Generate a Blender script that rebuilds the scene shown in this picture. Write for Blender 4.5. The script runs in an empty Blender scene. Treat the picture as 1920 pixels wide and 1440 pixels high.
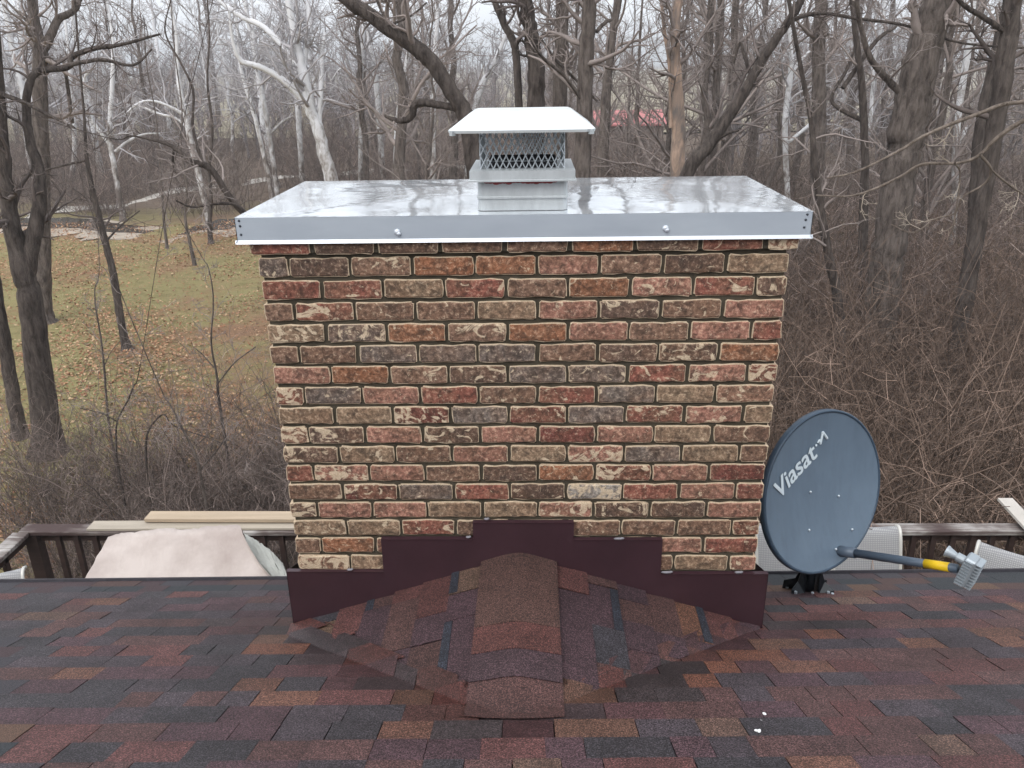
import bpy, bmesh, math, random
import numpy as np
from mathutils import Vector, Matrix

# ------------------------------------------------------------------ camera, sky, sun, exposure
sc = bpy.context.scene
col = sc.collection
GZ = 5.6                                   # height of the chimney top above the ground (ground is z = 0)
CAM = np.array([0.0394, -2.5858, 0.4947 + GZ])
PITCH, YAW, ROLL, FPX = 0.3761, -0.0297, -0.0163, 1519.06
fw = np.array([math.sin(YAW) * math.cos(PITCH), math.cos(YAW) * math.cos(PITCH), -math.sin(PITCH)])
rt0 = np.array([math.cos(YAW), -math.sin(YAW), 0.0])
up0 = np.cross(rt0, fw)
RT = math.cos(ROLL) * rt0 + math.sin(ROLL) * up0
UP = -math.sin(ROLL) * rt0 + math.cos(ROLL) * up0
cd = bpy.data.cameras.new('camera')
cd.sensor_width = 36.0
cd.lens = FPX / 1920 * 36.0
cd.clip_start, cd.clip_end = 0.05, 5000
cam = bpy.data.objects.new('camera', cd)
col.objects.link(cam)
cam.matrix_world = Matrix(((RT[0], UP[0], -fw[0], CAM[0]), (RT[1], UP[1], -fw[1], CAM[1]),
                           (RT[2], UP[2], -fw[2], CAM[2]), (0, 0, 0, 1)))
sc.camera = cam

SUN_EL, SUN_ROT = math.radians(52), math.radians(205)
world = bpy.data.worlds.new('World')
sc.world = world
world.use_nodes = True
wn, wl = world.node_tree.nodes, world.node_tree.links
bg = wn['Background']
sky = wn.new('ShaderNodeTexSky')
sky.sky_type = 'NISHITA'
sky.sun_disc = False
sky.sun_elevation, sky.sun_rotation = SUN_EL, SUN_ROT
sky.air_density, sky.dust_density, sky.ozone_density = 1.0, 4.0, 1.0
hs = wn.new('ShaderNodeHueSaturation')
hs.inputs['Saturation'].default_value = 0.16
wmix = wn.new('ShaderNodeMixRGB')          # overcast: an even cloud layer over the clear-sky gradient
wmix.inputs[0].default_value = 0.72
wmix.inputs[2].default_value = (8.3, 8.7, 9.3, 1)
wl.new(sky.outputs[0], hs.inputs['Color'])
wl.new(hs.outputs[0], wmix.inputs[1])
wl.new(wmix.outputs[0], bg.inputs[0])
bg.inputs[1].default_value = 0.11

sd = bpy.data.lights.new('sun', 'SUN')
sd.energy, sd.angle, sd.color = 0.9, math.radians(40), (1.0, 0.97, 0.93)
sun = bpy.data.objects.new('sun', sd)
col.objects.link(sun)
az = math.radians(205)                     # the sun stands behind the camera, a little to its left
sdir = Vector((math.sin(az) * math.cos(SUN_EL), math.cos(az) * math.cos(SUN_EL), math.sin(SUN_EL)))
sun.rotation_euler = sdir.to_track_quat('Z', 'Y').to_euler()
sun.location = (0, -5, 30)

sc.view_settings.view_transform = 'Standard'
sc.view_settings.look = 'None'
sc.view_settings.gamma = 1
sc.view_settings.use_curve_mapping = False
sc.view_settings.exposure = 0.75
try:
    sc.cycles.max_bounces = 4
    sc.cycles.diffuse_bounces = 2
    sc.cycles.glossy_bounces = 3
    sc.cycles.use_adaptive_sampling = True
    sc.cycles.adaptive_threshold = 0.02
    sc.cycles.caustics_reflective = False
    sc.cycles.caustics_refractive = False
except Exception:
    pass

# ------------------------------------------------------------------ helpers
rng = np.random.default_rng(11)
random.seed(11)


def ray(x, y):
    return RT * (x - 960) / FPX - UP * (y - 720) / FPX + fw


def atY(x, y, Y):
    d = ray(x, y)
    return CAM + d * ((Y - CAM[1]) / d[1])


def atZ(x, y, Z):
    d = ray(x, y)
    return CAM + d * ((Z - CAM[2]) / d[2])


def s2l(r, g=None, b=None):
    """sRGB 0..255 to linear."""
    c = (r, g, b) if g is not None else r
    return tuple(((v / 255) / 12.92 if v / 255 <= 0.04045 else ((v / 255 + 0.055) / 1.055) ** 2.4) for v in c)


class NB:
    """small node builder"""

    def __init__(self, name):
        self.m = bpy.data.materials.new(name)
        self.m.use_nodes = True
        self.t = self.m.node_tree
        self.b = self.t.nodes['Principled BSDF']

    def n(self, typ, **kw):
        nd = self.t.nodes.new(typ)
        for k, v in kw.items():
            setattr(nd, k, v)
        return nd

    def set(self, sock, v):
        if hasattr(v, 'links') or isinstance(v, bpy.types.NodeSocket):
            self.t.links.new(v, sock)
        elif isinstance(v, (tuple, list)) and len(v) == 3 and sock.type == 'RGBA':
            sock.default_value = (*v, 1)
        else:
            sock.default_value = v

    def tc(self, which='Object'):
        return self.n('ShaderNodeTexCoord').outputs[which]

    def noise(self, vec=None, scale=5, detail=4, rough=0.6, dist=0.0):
        nd = self.n('ShaderNodeTexNoise')
        if vec is not None:
            self.set(nd.inputs['Vector'], vec)
        self.set(nd.inputs['Scale'], scale)
        self.set(nd.inputs['Detail'], detail)
        self.set(nd.inputs['Roughness'], rough)
        self.set(nd.inputs['Distortion'], dist)
        return nd.outputs['Fac']

    def ramp(self, fac, stops, interp='LINEAR'):
        nd = self.n('ShaderNodeValToRGB')
        nd.color_ramp.interpolation = interp
        e = nd.color_ramp.elements
        while len(e) < len(stops):
            e.new(0.5)
        for el, (p, c) in zip(e, stops):
            el.position = p
            el.color = (*c, 1) if isinstance(c, (tuple, list)) else (c, c, c, 1)
        self.set(nd.inputs[0], fac)
        return nd.outputs[0]

    def mix(self, fac, a, b, mode='MIX'):
        nd = self.n('ShaderNodeMixRGB', blend_type=mode)
        self.set(nd.inputs[0], fac)
        self.set(nd.inputs[1], a)
        self.set(nd.inputs[2], b)
        return nd.outputs[0]

    def math(self, op, a, b=0.0, clamp=False):
        nd = self.n('ShaderNodeMath', operation=op, use_clamp=clamp)
        self.set(nd.inputs[0], a)
        self.set(nd.inputs[1], b)
        return nd.outputs[0]

    def vadd(self, a, b):
        nd = self.n('ShaderNodeVectorMath', operation='ADD')
        self.set(nd.inputs[0], a)
        self.set(nd.inputs[1], b)
        return nd.outputs[0]

    def vscale(self, a, xyz):
        nd = self.n('ShaderNodeVectorMath', operation='MULTIPLY')
        self.set(nd.inputs[0], a)
        nd.inputs[1].default_value = xyz
        return nd.outputs[0]

    def bump(self, h, strength=0.3, dist=0.01):
        nd = self.n('ShaderNodeBump')
        self.set(nd.inputs['Height'], h)
        nd.inputs['Strength'].default_value = strength
        nd.inputs['Distance'].default_value = dist
        self.t.links.new(nd.outputs[0], self.b.inputs['Normal'])

    def out(self, color=None, rough=None, metal=None, spec=None):
        if color is not None:
            self.set(self.b.inputs['Base Color'], color)
        if rough is not None:
            self.set(self.b.inputs['Roughness'], rough)
        if metal is not None:
            self.set(self.b.inputs['Metallic'], metal)
        if spec is not None:
            self.set(self.b.inputs['Specular IOR Level'], spec)
        return self.m


def simple(name, c, rough=0.6, metal=0.0, var=0.25, scale=8, bump=0.0, bscale=60, bdist=0.003, spec=0.4, stretch=(1, 1, 1)):
    k = NB(name)
    v = k.vscale(k.tc(), stretch)
    f = k.noise(v, scale, 5, 0.65)
    lo = tuple(x * (1 - var) for x in c)
    hi = tuple(min(1, x * (1 + var)) for x in c)
    cl = k.ramp(f, [(0.3, lo), (0.7, hi)])
    if bump:
        k.bump(k.noise(v, bscale, 4, 0.7), bump, bdist)
    return k.out(cl, rough, metal, spec)


def mesh_np(name, V, F, mats=None, smooth=False):
    """V (n,3), F list of arrays (m,k)"""
    me = bpy.data.meshes.new(name)
    V = np.asarray(V, np.float32)
    me.vertices.add(len(V))
    me.vertices.foreach_set('co', V.ravel())
    loops = np.concatenate([np.asarray(f, np.int32).ravel() for f in F]) if F else np.zeros(0, np.int32)
    tot = np.concatenate([np.full(len(f), np.asarray(f).shape[1], np.int32) for f in F]) if F else np.zeros(0, np.int32)
    st = np.concatenate([[0], np.cumsum(tot)[:-1]]).astype(np.int32)
    me.loops.add(len(loops))
    me.loops.foreach_set('vertex_index', loops)
    me.polygons.add(len(tot))
    me.polygons.foreach_set('loop_start', st)
    me.polygons.foreach_set('loop_total', tot)
    me.polygons.foreach_set('use_smooth', np.full(len(tot), bool(smooth)))
    me.update(calc_edges=True)
    me.validate()
    if mats:
        me.materials.append(mats)
    return me


def obj(name, me, parent=None, loc=None, rot=None, color=None):
    o = bpy.data.objects.new(name, me)
    col.objects.link(o)
    if parent is not None:
        o.parent = parent
    if loc is not None:
        o.location = loc
    if rot is not None:
        o.rotation_euler = rot
    if color is not None:
        o.color = color
    return o


def tag(o, label=None, cat=None, group=None, kind=None):
    for k, v in (('label', label), ('category', cat), ('group', group), ('kind', kind)):
        if v:
            o[k] = v
    return o


def thing(name, label, cat, loc=(0, 0, 0), rotz=0, group=None):
    o = bpy.data.objects.new(name, None)
    col.objects.link(o)
    o.location = loc
    o.rotation_euler = (0, 0, rotz)
    o.empty_display_size = 0.1
    return tag(o, label, cat, group)


class BM:
    """collects simple shapes in one bmesh"""

    def __init__(self):
        self.bm = bmesh.new()

    def box(self, c, s, rot=None, bevel=0.0):
        r = bmesh.ops.create_cube(self.bm, size=1)
        vs = r['verts']
        M = Matrix.Translation(c) @ (rot.to_4x4() if rot is not None else Matrix()) @ Matrix.Diagonal((*s, 1))
        bmesh.ops.transform(self.bm, matrix=M, verts=vs)
        if bevel:
            es = list({e for v in vs for e in v.link_edges})
            bmesh.ops.bevel(self.bm, geom=es, offset=bevel, segments=1, affect='EDGES')
        return self

    def cyl(self, a, b, r0, r1=None, seg=12):
        a, b = Vector(a), Vector(b)
        d = b - a
        r1 = r0 if r1 is None else r1
        M = Matrix.Translation((a + b) / 2) @ d.to_track_quat('Z', 'Y').to_matrix().to_4x4()
        bmesh.ops.create_cone(self.bm, cap_ends=True, segments=seg, radius1=r0, radius2=r1, depth=d.length, matrix=M)
        return self

    def sphere(self, c, r, sc_=(1, 1, 1), u=10, v=6):
        M = Matrix.Translation(c) @ Matrix.Diagonal((*sc_, 1))
        bmesh.ops.create_uvsphere(self.bm, u_segments=u, v_segments=v, radius=r, matrix=M)
        return self

    def poly_prism(self, pts, d):
        """pts: list of 3D points (planar), extruded by the vector d"""
        d = Vector(d)
        a = [self.bm.verts.new(Vector(p)) for p in pts]
        b = [self.bm.verts.new(Vector(p) + d) for p in pts]
        self.bm.faces.new(a)
        self.bm.faces.new(b[::-1])
        n = len(a)
        for i in range(n):
            self.bm.faces.new((a[i], b[i], b[(i + 1) % n], a[(i + 1) % n]))
        return self

    def tube(self, pts, r, seg=8):
        pts = [Vector(p) for p in pts]
        for i in range(len(pts) - 1):
            self.cyl(pts[i], pts[i + 1], r, r, seg)
        return self

    def build(self, name, mat, parent=None, loc=None, smooth=False, color=None):
        bmesh.ops.recalc_face_normals(self.bm, faces=self.bm.faces)
        me = bpy.data.meshes.new(name)
        if smooth:
            for f in self.bm.faces:
                f.smooth = True
        self.bm.to_mesh(me)
        self.bm.free()
        me.materials.append(mat)
        return obj(name, me, parent, loc, None, color)


def tube_np(pts, rad, k=8):
    """one tapered tube; pts (n,3) rad (n,) -> V, F"""
    V, F = tubes_np(np.asarray(pts, float)[None], np.asarray(rad, float)[None], k)
    return V, F


def tubes_np(P, R, k):
    """P (B,n,3), R (B,n): B tapered tubes with k sides"""
    B, n, _ = P.shape
    T = np.gradient(P, axis=1) if n > 1 else np.zeros_like(P)
    T /= np.linalg.norm(T, axis=2, keepdims=True) + 1e-9
    ref = np.where(np.abs(T[:, :1, 2:3]) > 0.8, np.array([1.0, 0.15, 0]), np.array([0, 0, 1.0]))
    ref = np.broadcast_to(ref, T.shape)
    U = np.cross(T, ref)
    U /= np.linalg.norm(U, axis=2, keepdims=True) + 1e-9
    W = np.cross(T, U)
    a = np.linspace(0, 2 * np.pi, k, endpoint=False)
    V = P[:, :, None, :] + R[:, :, None, None] * (np.cos(a)[None, None, :, None] * U[:, :, None, :] + np.sin(a)[None, None, :, None] * W[:, :, None, :])
    idx = np.arange(B * n * k).reshape(B, n, k)
    q = np.stack([idx[:, :-1], np.roll(idx, -1, 2)[:, :-1], np.roll(idx, -1, 2)[:, 1:], idx[:, 1:]], -1).reshape(-1, 4)
    return V.reshape(-1, 3), q


def resample(P, n):
    """smooth a polyline (m,d) to n points (Catmull-Rom)"""
    P = np.asarray(P, float)
    m = len(P)
    if m == 2:
        t = np.linspace(0, 1, n)[:, None]
        return P[0] * (1 - t) + P[1] * t
    E = np.vstack([2 * P[0] - P[1], P, 2 * P[-1] - P[-2]])
    out = []
    for t in np.linspace(0, m - 1 - 1e-6, n):
        i = int(t)
        f = t - i
        p0, p1, p2, p3 = E[i], E[i + 1], E[i + 2], E[i + 3]
        out.append(0.5 * ((2 * p1) + (-p0 + p2) * f + (2 * p0 - 5 * p1 + 4 * p2 - p3) * f * f + (-p0 + 3 * p1 - 3 * p2 + p3) * f ** 3))
    return np.array(out)


def grow(P, R, m, length, nseg, ang, wig, upb, g, t0=0.15, rfac=0.55, rend=0.25, rmin=0.003):
    """m side branches on each of the polylines P (B,n,3) with radii R (B,n)"""
    B, n, _ = P.shape
    t = t0 + (1 - t0) * g.random((B, m))
    x = t * (n - 1)
    i = np.minimum(x.astype(int), n - 2)
    f = (x - i)[..., None]
    bi = np.arange(B)[:, None]
    pos = P[bi, i] * (1 - f) + P[bi, i + 1] * f
    r = (R[bi, i] * (1 - f[..., 0]) + R[bi, i + 1] * f[..., 0]) * rfac
    tan = P[bi, i + 1] - P[bi, i]
    tan /= np.linalg.norm(tan, axis=-1, keepdims=True) + 1e-9
    pr = g.normal(size=(B, m, 3))
    pr -= (pr * tan).sum(-1, keepdims=True) * tan
    pr /= np.linalg.norm(pr, axis=-1, keepdims=True) + 1e-9
    a = ang * (0.6 + 0.8 * g.random((B, m, 1)))
    d = np.cos(a) * tan + np.sin(a) * pr
    L = length if np.isscalar(length) else np.asarray(length)[:, None]
    L = L * (0.45 + 0.8 * g.random((B, m))) * (1.15 - 0.6 * t)
    pos, d, r, L = pos.reshape(-1, 3), d.reshape(-1, 3), r.reshape(-1), L.reshape(-1)
    N = len(pos)
    out = np.zeros((N, nseg + 1, 3))
    out[:, 0] = pos
    step = L / nseg
    for s in range(nseg):
        d = d + wig * g.normal(size=(N, 3)) + np.array([0, 0, upb])
        d /= np.linalg.norm(d, axis=1, keepdims=True)
        pos = pos + d * step[:, None]
        out[:, s + 1] = pos
    tt = np.linspace(0, 1, nseg + 1)[None]
    r = np.maximum(r, rmin)
    rad = np.maximum(r[:, None] * (1 - tt * (1 - rend)), rmin * 0.7)
    return out, rad, L


def merge(parts):
    Vs, Fs, o = [], [], 0
    for V, F in parts:
        Vs.append(V)
        Fs.append(F + o)
        o += len(V)
    return np.vstack(Vs), Fs


# ------------------------------------------------------------------ materials
def bark(name, lo, hi, rough=0.9, scale=3.0):
    k = NB(name)
    v = k.vscale(k.tc(), (1, 1, 0.25))
    f = k.noise(v, scale * 4, 6, 0.7, 0.4)
    c = k.ramp(f, [(0.34, lo), (0.66, hi)])
    k.bump(k.noise(k.vscale(v, (1, 1, 0.5)), scale * 14, 4, 0.75), 1.0, 0.06)
    return k.out(c, rough, 0, 0.2)


M = {}
M['bark'] = bark('bark_grey_brown', s2l(72, 64, 60), s2l(136, 125, 118))
M['bark_dark'] = bark('bark_dark', s2l(58, 51, 48), s2l(114, 104, 98))
M['bark_tan'] = bark('bark_tan', s2l(110, 98, 88), s2l(160, 146, 134))
M['twig'] = simple('twig', s2l(140, 129, 124), 0.9, 0, 0.3, 2.0)
M['twig_dark'] = simple('twig_dark', s2l(98, 88, 84), 0.9, 0, 0.3, 2.0)
M['twig_pale'] = simple('twig_pale', s2l(178, 165, 150), 0.85, 0, 0.3, 2.0)


def brush_mat(name, c, lo=0.55, hi=1.45):
    k = NB(name)
    oi = k.n('ShaderNodeObjectInfo')
    geo = k.n('ShaderNodeNewGeometry')
    f = k.ramp(oi.outputs['Random'], [(0.0, lo), (1.0, hi)])
    h = k.ramp(geo.outputs['Random Per Island'], [(0.0, 0.45), (0.8, 1.1), (1.0, 2.1)])
    return k.out(k.mix(1.0, k.mix(1.0, c, f, 'MULTIPLY'), h, 'MULTIPLY'), 0.9, 0, 0.2)


M['brush'] = brush_mat('brush_stems', s2l(132, 118, 111), 0.45, 1.35)
M['brush_tan'] = brush_mat('brush_stems_tan', s2l(130, 111, 99), 0.4, 1.3)
M['far_twig'] = brush_mat('far_twig', s2l(150, 143, 143), 0.7, 1.3)
k = NB('sycamore_bark')
vv = k.tc()
f1 = k.noise(k.vscale(vv, (1, 1, 0.5)), 5.0, 5, 0.65, 0.5)
f2 = k.noise(vv, 1.2, 3, 0.5)
sep = k.n('ShaderNodeSeparateXYZ')
k.set(sep.inputs[0], vv)
low = k.math('MULTIPLY', sep.outputs[2], 0.055)
fac = k.math('ADD', k.math('ADD', k.math('MULTIPLY', f1, 0.8), k.math('MULTIPLY', f2, 0.35)), low, False)
k.bump(f1, 0.4, 0.02)
M['sycamore'] = k.out(k.ramp(fac, [(0.58, s2l(104, 94, 88)), (0.68, s2l(160, 154, 150)), (0.85, s2l(222, 222, 224))]), 0.8, 0, 0.3)
M['syc_twig'] = simple('sycamore_twig', s2l(176, 172, 174), 0.85, 0, 0.35, 1.5)
k = NB('peeled_bark')
vv = k.vscale(k.tc(), (1, 1, 0.3))
M['peeled'] = k.out(k.ramp(k.noise(vv, 6, 5, 0.6, 0.6), [(0.35, s2l(110, 102, 98)), (0.52, s2l(150, 130, 116)), (0.6, s2l(178, 152, 134))]), 0.9)

# ------------------------------------------------------------------ ground
k = NB('ground_leafy_grass')
g1 = k.noise(k.tc(), 0.22, 5, 0.65)
g2 = k.noise(k.tc(), 2.2, 6, 0.75)
g3 = k.noise(k.tc(), 14.0, 5, 0.8)
grassc = k.ramp(g2, [(0.3, s2l(116, 108, 72)), (0.55, s2l(142, 132, 92)), (0.75, s2l(120, 122, 78))])
leafc = k.ramp(g3, [(0.3, s2l(96, 74, 58)), (0.6, s2l(150, 118, 92)), (0.8, s2l(178, 146, 116))])
gm = k.ramp(k.math('ADD', k.math('MULTIPLY', g1, 0.75), k.math('MULTIPLY', g3, 0.35)), [(0.54, 0.0), (0.64, 1.0)])
k.bump(g3, 0.8, 0.05)
sepg = k.n('ShaderNodeSeparateXYZ')
k.set(sepg.inputs[0], k.tc())
wood = k.ramp(k.math('MULTIPLY', k.math('ADD', sepg.outputs[1], k.math('MULTIPLY', g1, 12.0)), 0.01), [(0.36, 0.0), (0.44, 1.0)])
floorc = k.ramp(k.math('ADD', k.math('MULTIPLY', g2, 0.5), k.math('MULTIPLY', g3, 0.5)), [(0.3, s2l(84, 72, 64)), (0.55, s2l(116, 102, 90)), (0.75, s2l(140, 128, 108))])
M['ground'] = k.out(k.mix(wood, k.mix(gm, grassc, leafc), floorc), 0.95, 0, 0.2)
nx, ny = 90, 90
gx = np.concatenate([np.linspace(-2500, -80, 12), np.linspace(-70, 70, 71), np.linspace(80, 2500, 12)])
gy = np.concatenate([np.linspace(-300, -10, 8), np.linspace(-6, 110, 90), np.linspace(120, 3500, 20)])
XX, YY = np.meshgrid(gx, gy)


def ground_z(x, y):
    x, y = np.asarray(x, float), np.asarray(y, float)
    near = np.clip((y - 6) / 8, 0, 1) * np.clip((160 - y) / 60, 0, 1)
    return near * (0.10 * np.sin(x * 0.35 + 1) * np.cos(y * 0.28) + 0.07 * np.sin(x * 0.9 + y * 0.6))


ZZ = ground_z(XX, YY)
V = np.stack([XX, YY, ZZ], -1).reshape(-1, 3)
ii = np.arange(len(gx) * len(gy)).reshape(len(gy), len(gx))
F = np.stack([ii[:-1, :-1], ii[:-1, 1:], ii[1:, 1:], ii[1:, :-1]], -1).reshape(-1, 4)
tag(obj('ground', mesh_np('ground', V, [F], M['ground'], True)), 'leaf strewn lawn and woodland floor behind the house', None, None, 'structure')


def ribbon(name, px, width, mat, z, label):
    C = np.array([atZ(x, y, z) for x, y in px])
    C = resample(C, 60)
    T = np.gradient(C, axis=0)
    T /= np.linalg.norm(T, axis=1, keepdims=True)
    N = np.stack([-T[:, 1], T[:, 0], 0 * T[:, 0]], 1)
    w = width * (1 + 0.25 * np.sin(np.arange(60) * 0.7) + 0.15 * rng.normal(size=60))
    rows = []
    for s in (-0.5, -0.17, 0.17, 0.5):
        q = C + N * (w * s)[:, None]
        q[:, 2] = ground_z(q[:, 0], q[:, 1]) + z
        rows.append(q)
    V = np.concatenate(rows)
    i = np.arange(240).reshape(4, 60)
    F = np.stack([i[:-1, :-1], i[:-1, 1:], i[1:, 1:], i[1:, :-1]], -1).reshape(-1, 4)
    return tag(obj(name, mesh_np(name, V, [F], mat, True)), label, None, None, 'structure')


M['path'] = simple('pale_gravel', s2l(186, 180, 172), 0.95, 0, 0.25, 1.5, 0.5, 30, 0.02)
M['sand'] = simple('creek_bank', s2l(168, 156, 142), 0.95, 0, 0.35, 0.9, 0.5, 20, 0.02)
M['water'] = simple('creek_water', s2l(70, 66, 60), 0.12, 0, 0.2, 1.0, 0.2, 3, 0.02)
M['field'] = simple('winter_field', s2l(150, 141, 120), 0.95, 0, 0.15, 0.02)
ribbon('path', [(-60, 432), (60, 405), (140, 394), (220, 384), (300, 366), (380, 354), (470, 343), (640, 325), (800, 316), (980, 312)], 1.4, M['path'], 0.012, 'pale gravel path winding past the sycamores')
ribbon('creek_bank', [(-80, 428), (90, 424), (200, 430), (290, 437), (380, 431), (470, 424), (620, 418), (800, 414)], 3.4, M['sand'], 0.012, 'pale sandy bank along the creek')
ribbon('creek', [(-80, 420), (90, 417), (200, 423), (290, 428), (380, 424), (470, 417), (620, 411), (800, 407)], 1.9, M['water'], 0.02, 'dark narrow creek behind the lawn')
# pale winter field beyond the woods, seen through the gap
fv = np.array([(-120, 74, 0.16), (150, 74, 0.16), (900, 800, 0.16), (-900, 800, 0.16)], float)
tag(obj('field', mesh_np('field', fv, [np.array([[0, 1, 2, 3]])], M['field'])), 'pale winter field beyond the trees', None, None, 'structure')

# ------------------------------------------------------------------ house roof with its shingles
SL = 5 / 12
ZR = -1.55 + GZ                            # roof height where it meets the chimney's front face
ES = 0.02                                  # the eave runs a touch askew to the chimney
uv_u = np.array([1, ES, 0.0])
uv_u /= np.linalg.norm(uv_u)
uv_v = np.array([-ES, 1, -SL * math.hypot(1, ES)])
uv_v /= np.linalg.norm(uv_v)
uv_n = np.cross(uv_u, uv_v)
O_ROOF = np.array([0, 0, ZR])
EAVE_V = 0.835 / abs(uv_v[1])              # slope distance from the chimney face to the eave


def roofp(u, v, h=0.0):
    return O_ROOF + uv_u * u + uv_v * v + uv_n * h


ROOFM = Matrix(((uv_u[0], uv_v[0], uv_n[0]), (uv_u[1], uv_v[1], uv_n[1]), (uv_u[2], uv_v[2], uv_n[2])))

k = NB('asphalt_shingle')
oi = k.n('ShaderNodeObjectInfo')
geo = k.n('ShaderNodeNewGeometry')
pos = geo.outputs['Position']
ng = k.noise(pos, 230, 2, 0.8)
nm = k.noise(pos, 60, 4, 0.7)
nl = k.noise(pos, 7, 4, 0.6)
c1 = k.mix(1.0, oi.outputs['Color'], k.ramp(ng, [(0.30, 0.15), (0.5, 0.85), (0.68, 3.0)]), 'MULTIPLY')
c2 = k.mix(1.0, c1, k.ramp(nm, [(0.3, 0.72), (0.7, 1.28)]), 'MULTIPLY')
c3 = k.mix(1.0, c2, k.ramp(nl, [(0.3, 0.78), (0.7, 1.22)]), 'MULTIPLY')
k.bump(ng, 0.55, 0.003)
rr = k.math('SUBTRACT', 0.70, k.math('MULTIPLY', k.math('SUBTRACT', 1.0, oi.outputs['Alpha']), 0.3))
M['shingle'] = k.out(c3, rr, 0, 0.42)
k = NB('asphalt_shingle_mass')
geo = k.n('ShaderNodeNewGeometry')
pos = geo.outputs['Position']
ng = k.noise(pos, 420, 2, 0.6)
cm_ = k.ramp(geo.outputs['Random Per Island'], [(0.0, s2l(46, 49, 53)), (0.25, s2l(58, 55, 60)), (0.5, s2l(64, 49, 52)), (0.75, s2l(74, 55, 52)), (0.9, s2l(90, 68, 56))], 'CONSTANT')
k.bump(ng, 0.55, 0.003)
M['shingle_mass'] = k.out(k.mix(1.0, cm_, k.ramp(ng, [(0.30, 0.35), (0.5, 0.95), (0.72, 2.1)]), 'MULTIPLY'), 0.78, 0, 0.5)
M['roofdeck'] = simple('roof_felt', s2l(34, 30, 32), 0.95, 0, 0.2, 20)
M['drip'] = simple('drip_edge_dark', s2l(52, 50, 56), 0.5, 0.0, 0.3, 30, 0.3, 90, 0.003)
M['flash'] = simple('flashing_maroon', s2l(60, 40, 46), 0.34, 0.0, 0.16, 5, 0.25, 4, 0.012, 0.5)
M['fascia'] = simple('fascia_brown', s2l(70, 54, 48), 0.6, 0, 0.15, 6)
M['siding'] = simple('siding_tan', s2l(150, 138, 122), 0.8, 0, 0.1, 3)

house = thing('house', 'dark brown shingled house roof around the brick chimney', 'house', (0, 0, 0))
roof = BM()
a, b, c, d = (roofp(-7.5, -6.2, -0.012), roofp(7.5, -6.2, -0.012), roofp(7.5, EAVE_V - 0.012, -0.012), roofp(-7.5, EAVE_V - 0.012, -0.012))
roof.poly_prism([a, b, c, d], -uv_n * 0.03)
roof = roof.build('roof', M['roofdeck'], house)
b0 = BM()
b0.poly_prism([roofp(-7.5, EAVE_V - 0.05, -0.05), roofp(7.5, EAVE_V - 0.05, -0.05), roofp(7.5, EAVE_V - 0.05, -0.25), roofp(-7.5, EAVE_V - 0.05, -0.25)], uv_v * 0.02)
b0.build('fascia', M['fascia'], house)
# drip edge with a small upstanding dark lip, split at the chimney
dl = BM()
for ua, ub in ((-7.5, -0.94), (0.94, 7.5)):
    dl.poly_prism([roofp(ua, EAVE_V - 0.01, -0.045), roofp(ub, EAVE_V - 0.01, -0.045), roofp(ub, EAVE_V - 0.01, 0.016), roofp(ua, EAVE_V - 0.01, 0.016)], uv_v * 0.022)
dl.build('drip_edge', M['drip'], house)
hw = BM()
e0 = roofp(0, EAVE_V - 0.45)
hw.box((0, e0[1] - 0.1, (e0[2] - 0.06) / 2), (14.6, 0.2, e0[2] - 0.06))
hw.build('wall', M['siding'], house)

PAL = {'slate': s2l(46, 49, 53), 'slate2': s2l(58, 55, 60), 'brown': s2l(80, 57, 54), 'purple': s2l(69, 51, 56), 'rust': s2l(100, 69, 55), 'tan': s2l(92, 72, 61), 'red': s2l(88, 56, 53)}
PN = list(PAL)


def shingle_color(u, v, wet=0.0):
    left = 1 / (1 + math.exp((u + 0.7) * 2.2))
    w = {'slate': 0.14 + 0.20 * left, 'slate2': 0.14 + 0.30 * left, 'brown': 0.24, 'purple': 0.24, 'rust': 0.10 * (1 - 0.8 * left), 'tan': 0.08 * (1 - 0.5 * left), 'red': 0.18 * (1 - 0.4 * left)}
    nme = random.choices(PN, [w[q] for q in PN])[0]
    c = (0.72 * np.array(PAL[nme]) + 0.28 * np.array(s2l(68, 51, 53))) * random.uniform(0.85, 1.15)
    c = c * (1 - 0.5 * wet)
    if wet:
        c = c * np.array([1.12, 0.98, 0.9])
    return (*c, 1 - wet)


def tab_mesh(w, d0, d1, h_lo, h_hi, skew=0.0):
    """a tab: width w (u), from v=-d0 (tucked under) to v=d1 (butt); rises towards the butt"""
    t = 0.002
    x = w / 2
    vs = [(-x, -d0, h_lo), (x, -d0, h_lo), (x + skew, d1, h_hi), (-x + skew, d1, h_hi), (-x, -d0, h_lo - t), (x, -d0, h_lo - t), (x + skew, d1, h_hi - t), (-x + skew, d1, h_hi - t)]
    fs = [(0, 1, 2, 3), (7, 6, 5, 4), (0, 4, 5, 1), (1, 5, 6, 2), (2, 6, 7, 3), (3, 7, 4, 0)]
    return np.array(vs, float), np.array(fs)


EXPO = 0.121
shared = {}
extraV, extraN = [], 0
extra_parts = []
n_ind = 0


def in_frame(p):
    q = p - CAM
    z = q @ fw
    if z < 0.1:
        return False
    x, y = 960 + FPX * (q @ RT) / z, 720 - FPX * (q @ UP) / z
    return -15 < x < 1935 and 1070 < y < 1462


CR_APEX = np.array([-0.022, 0, -1.209 + GZ])
CR_END_Y = -(CR_APEX[2] - ZR) / SL         # where the level cricket ridge runs into the roof


def cricket_z(x, y):
    return CR_APEX[2] - (CR_APEX[2] - ZR - 0.008) * abs(x - CR_APEX[0]) / 0.905 if -1.0 < y < 0 else -9.0


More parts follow.
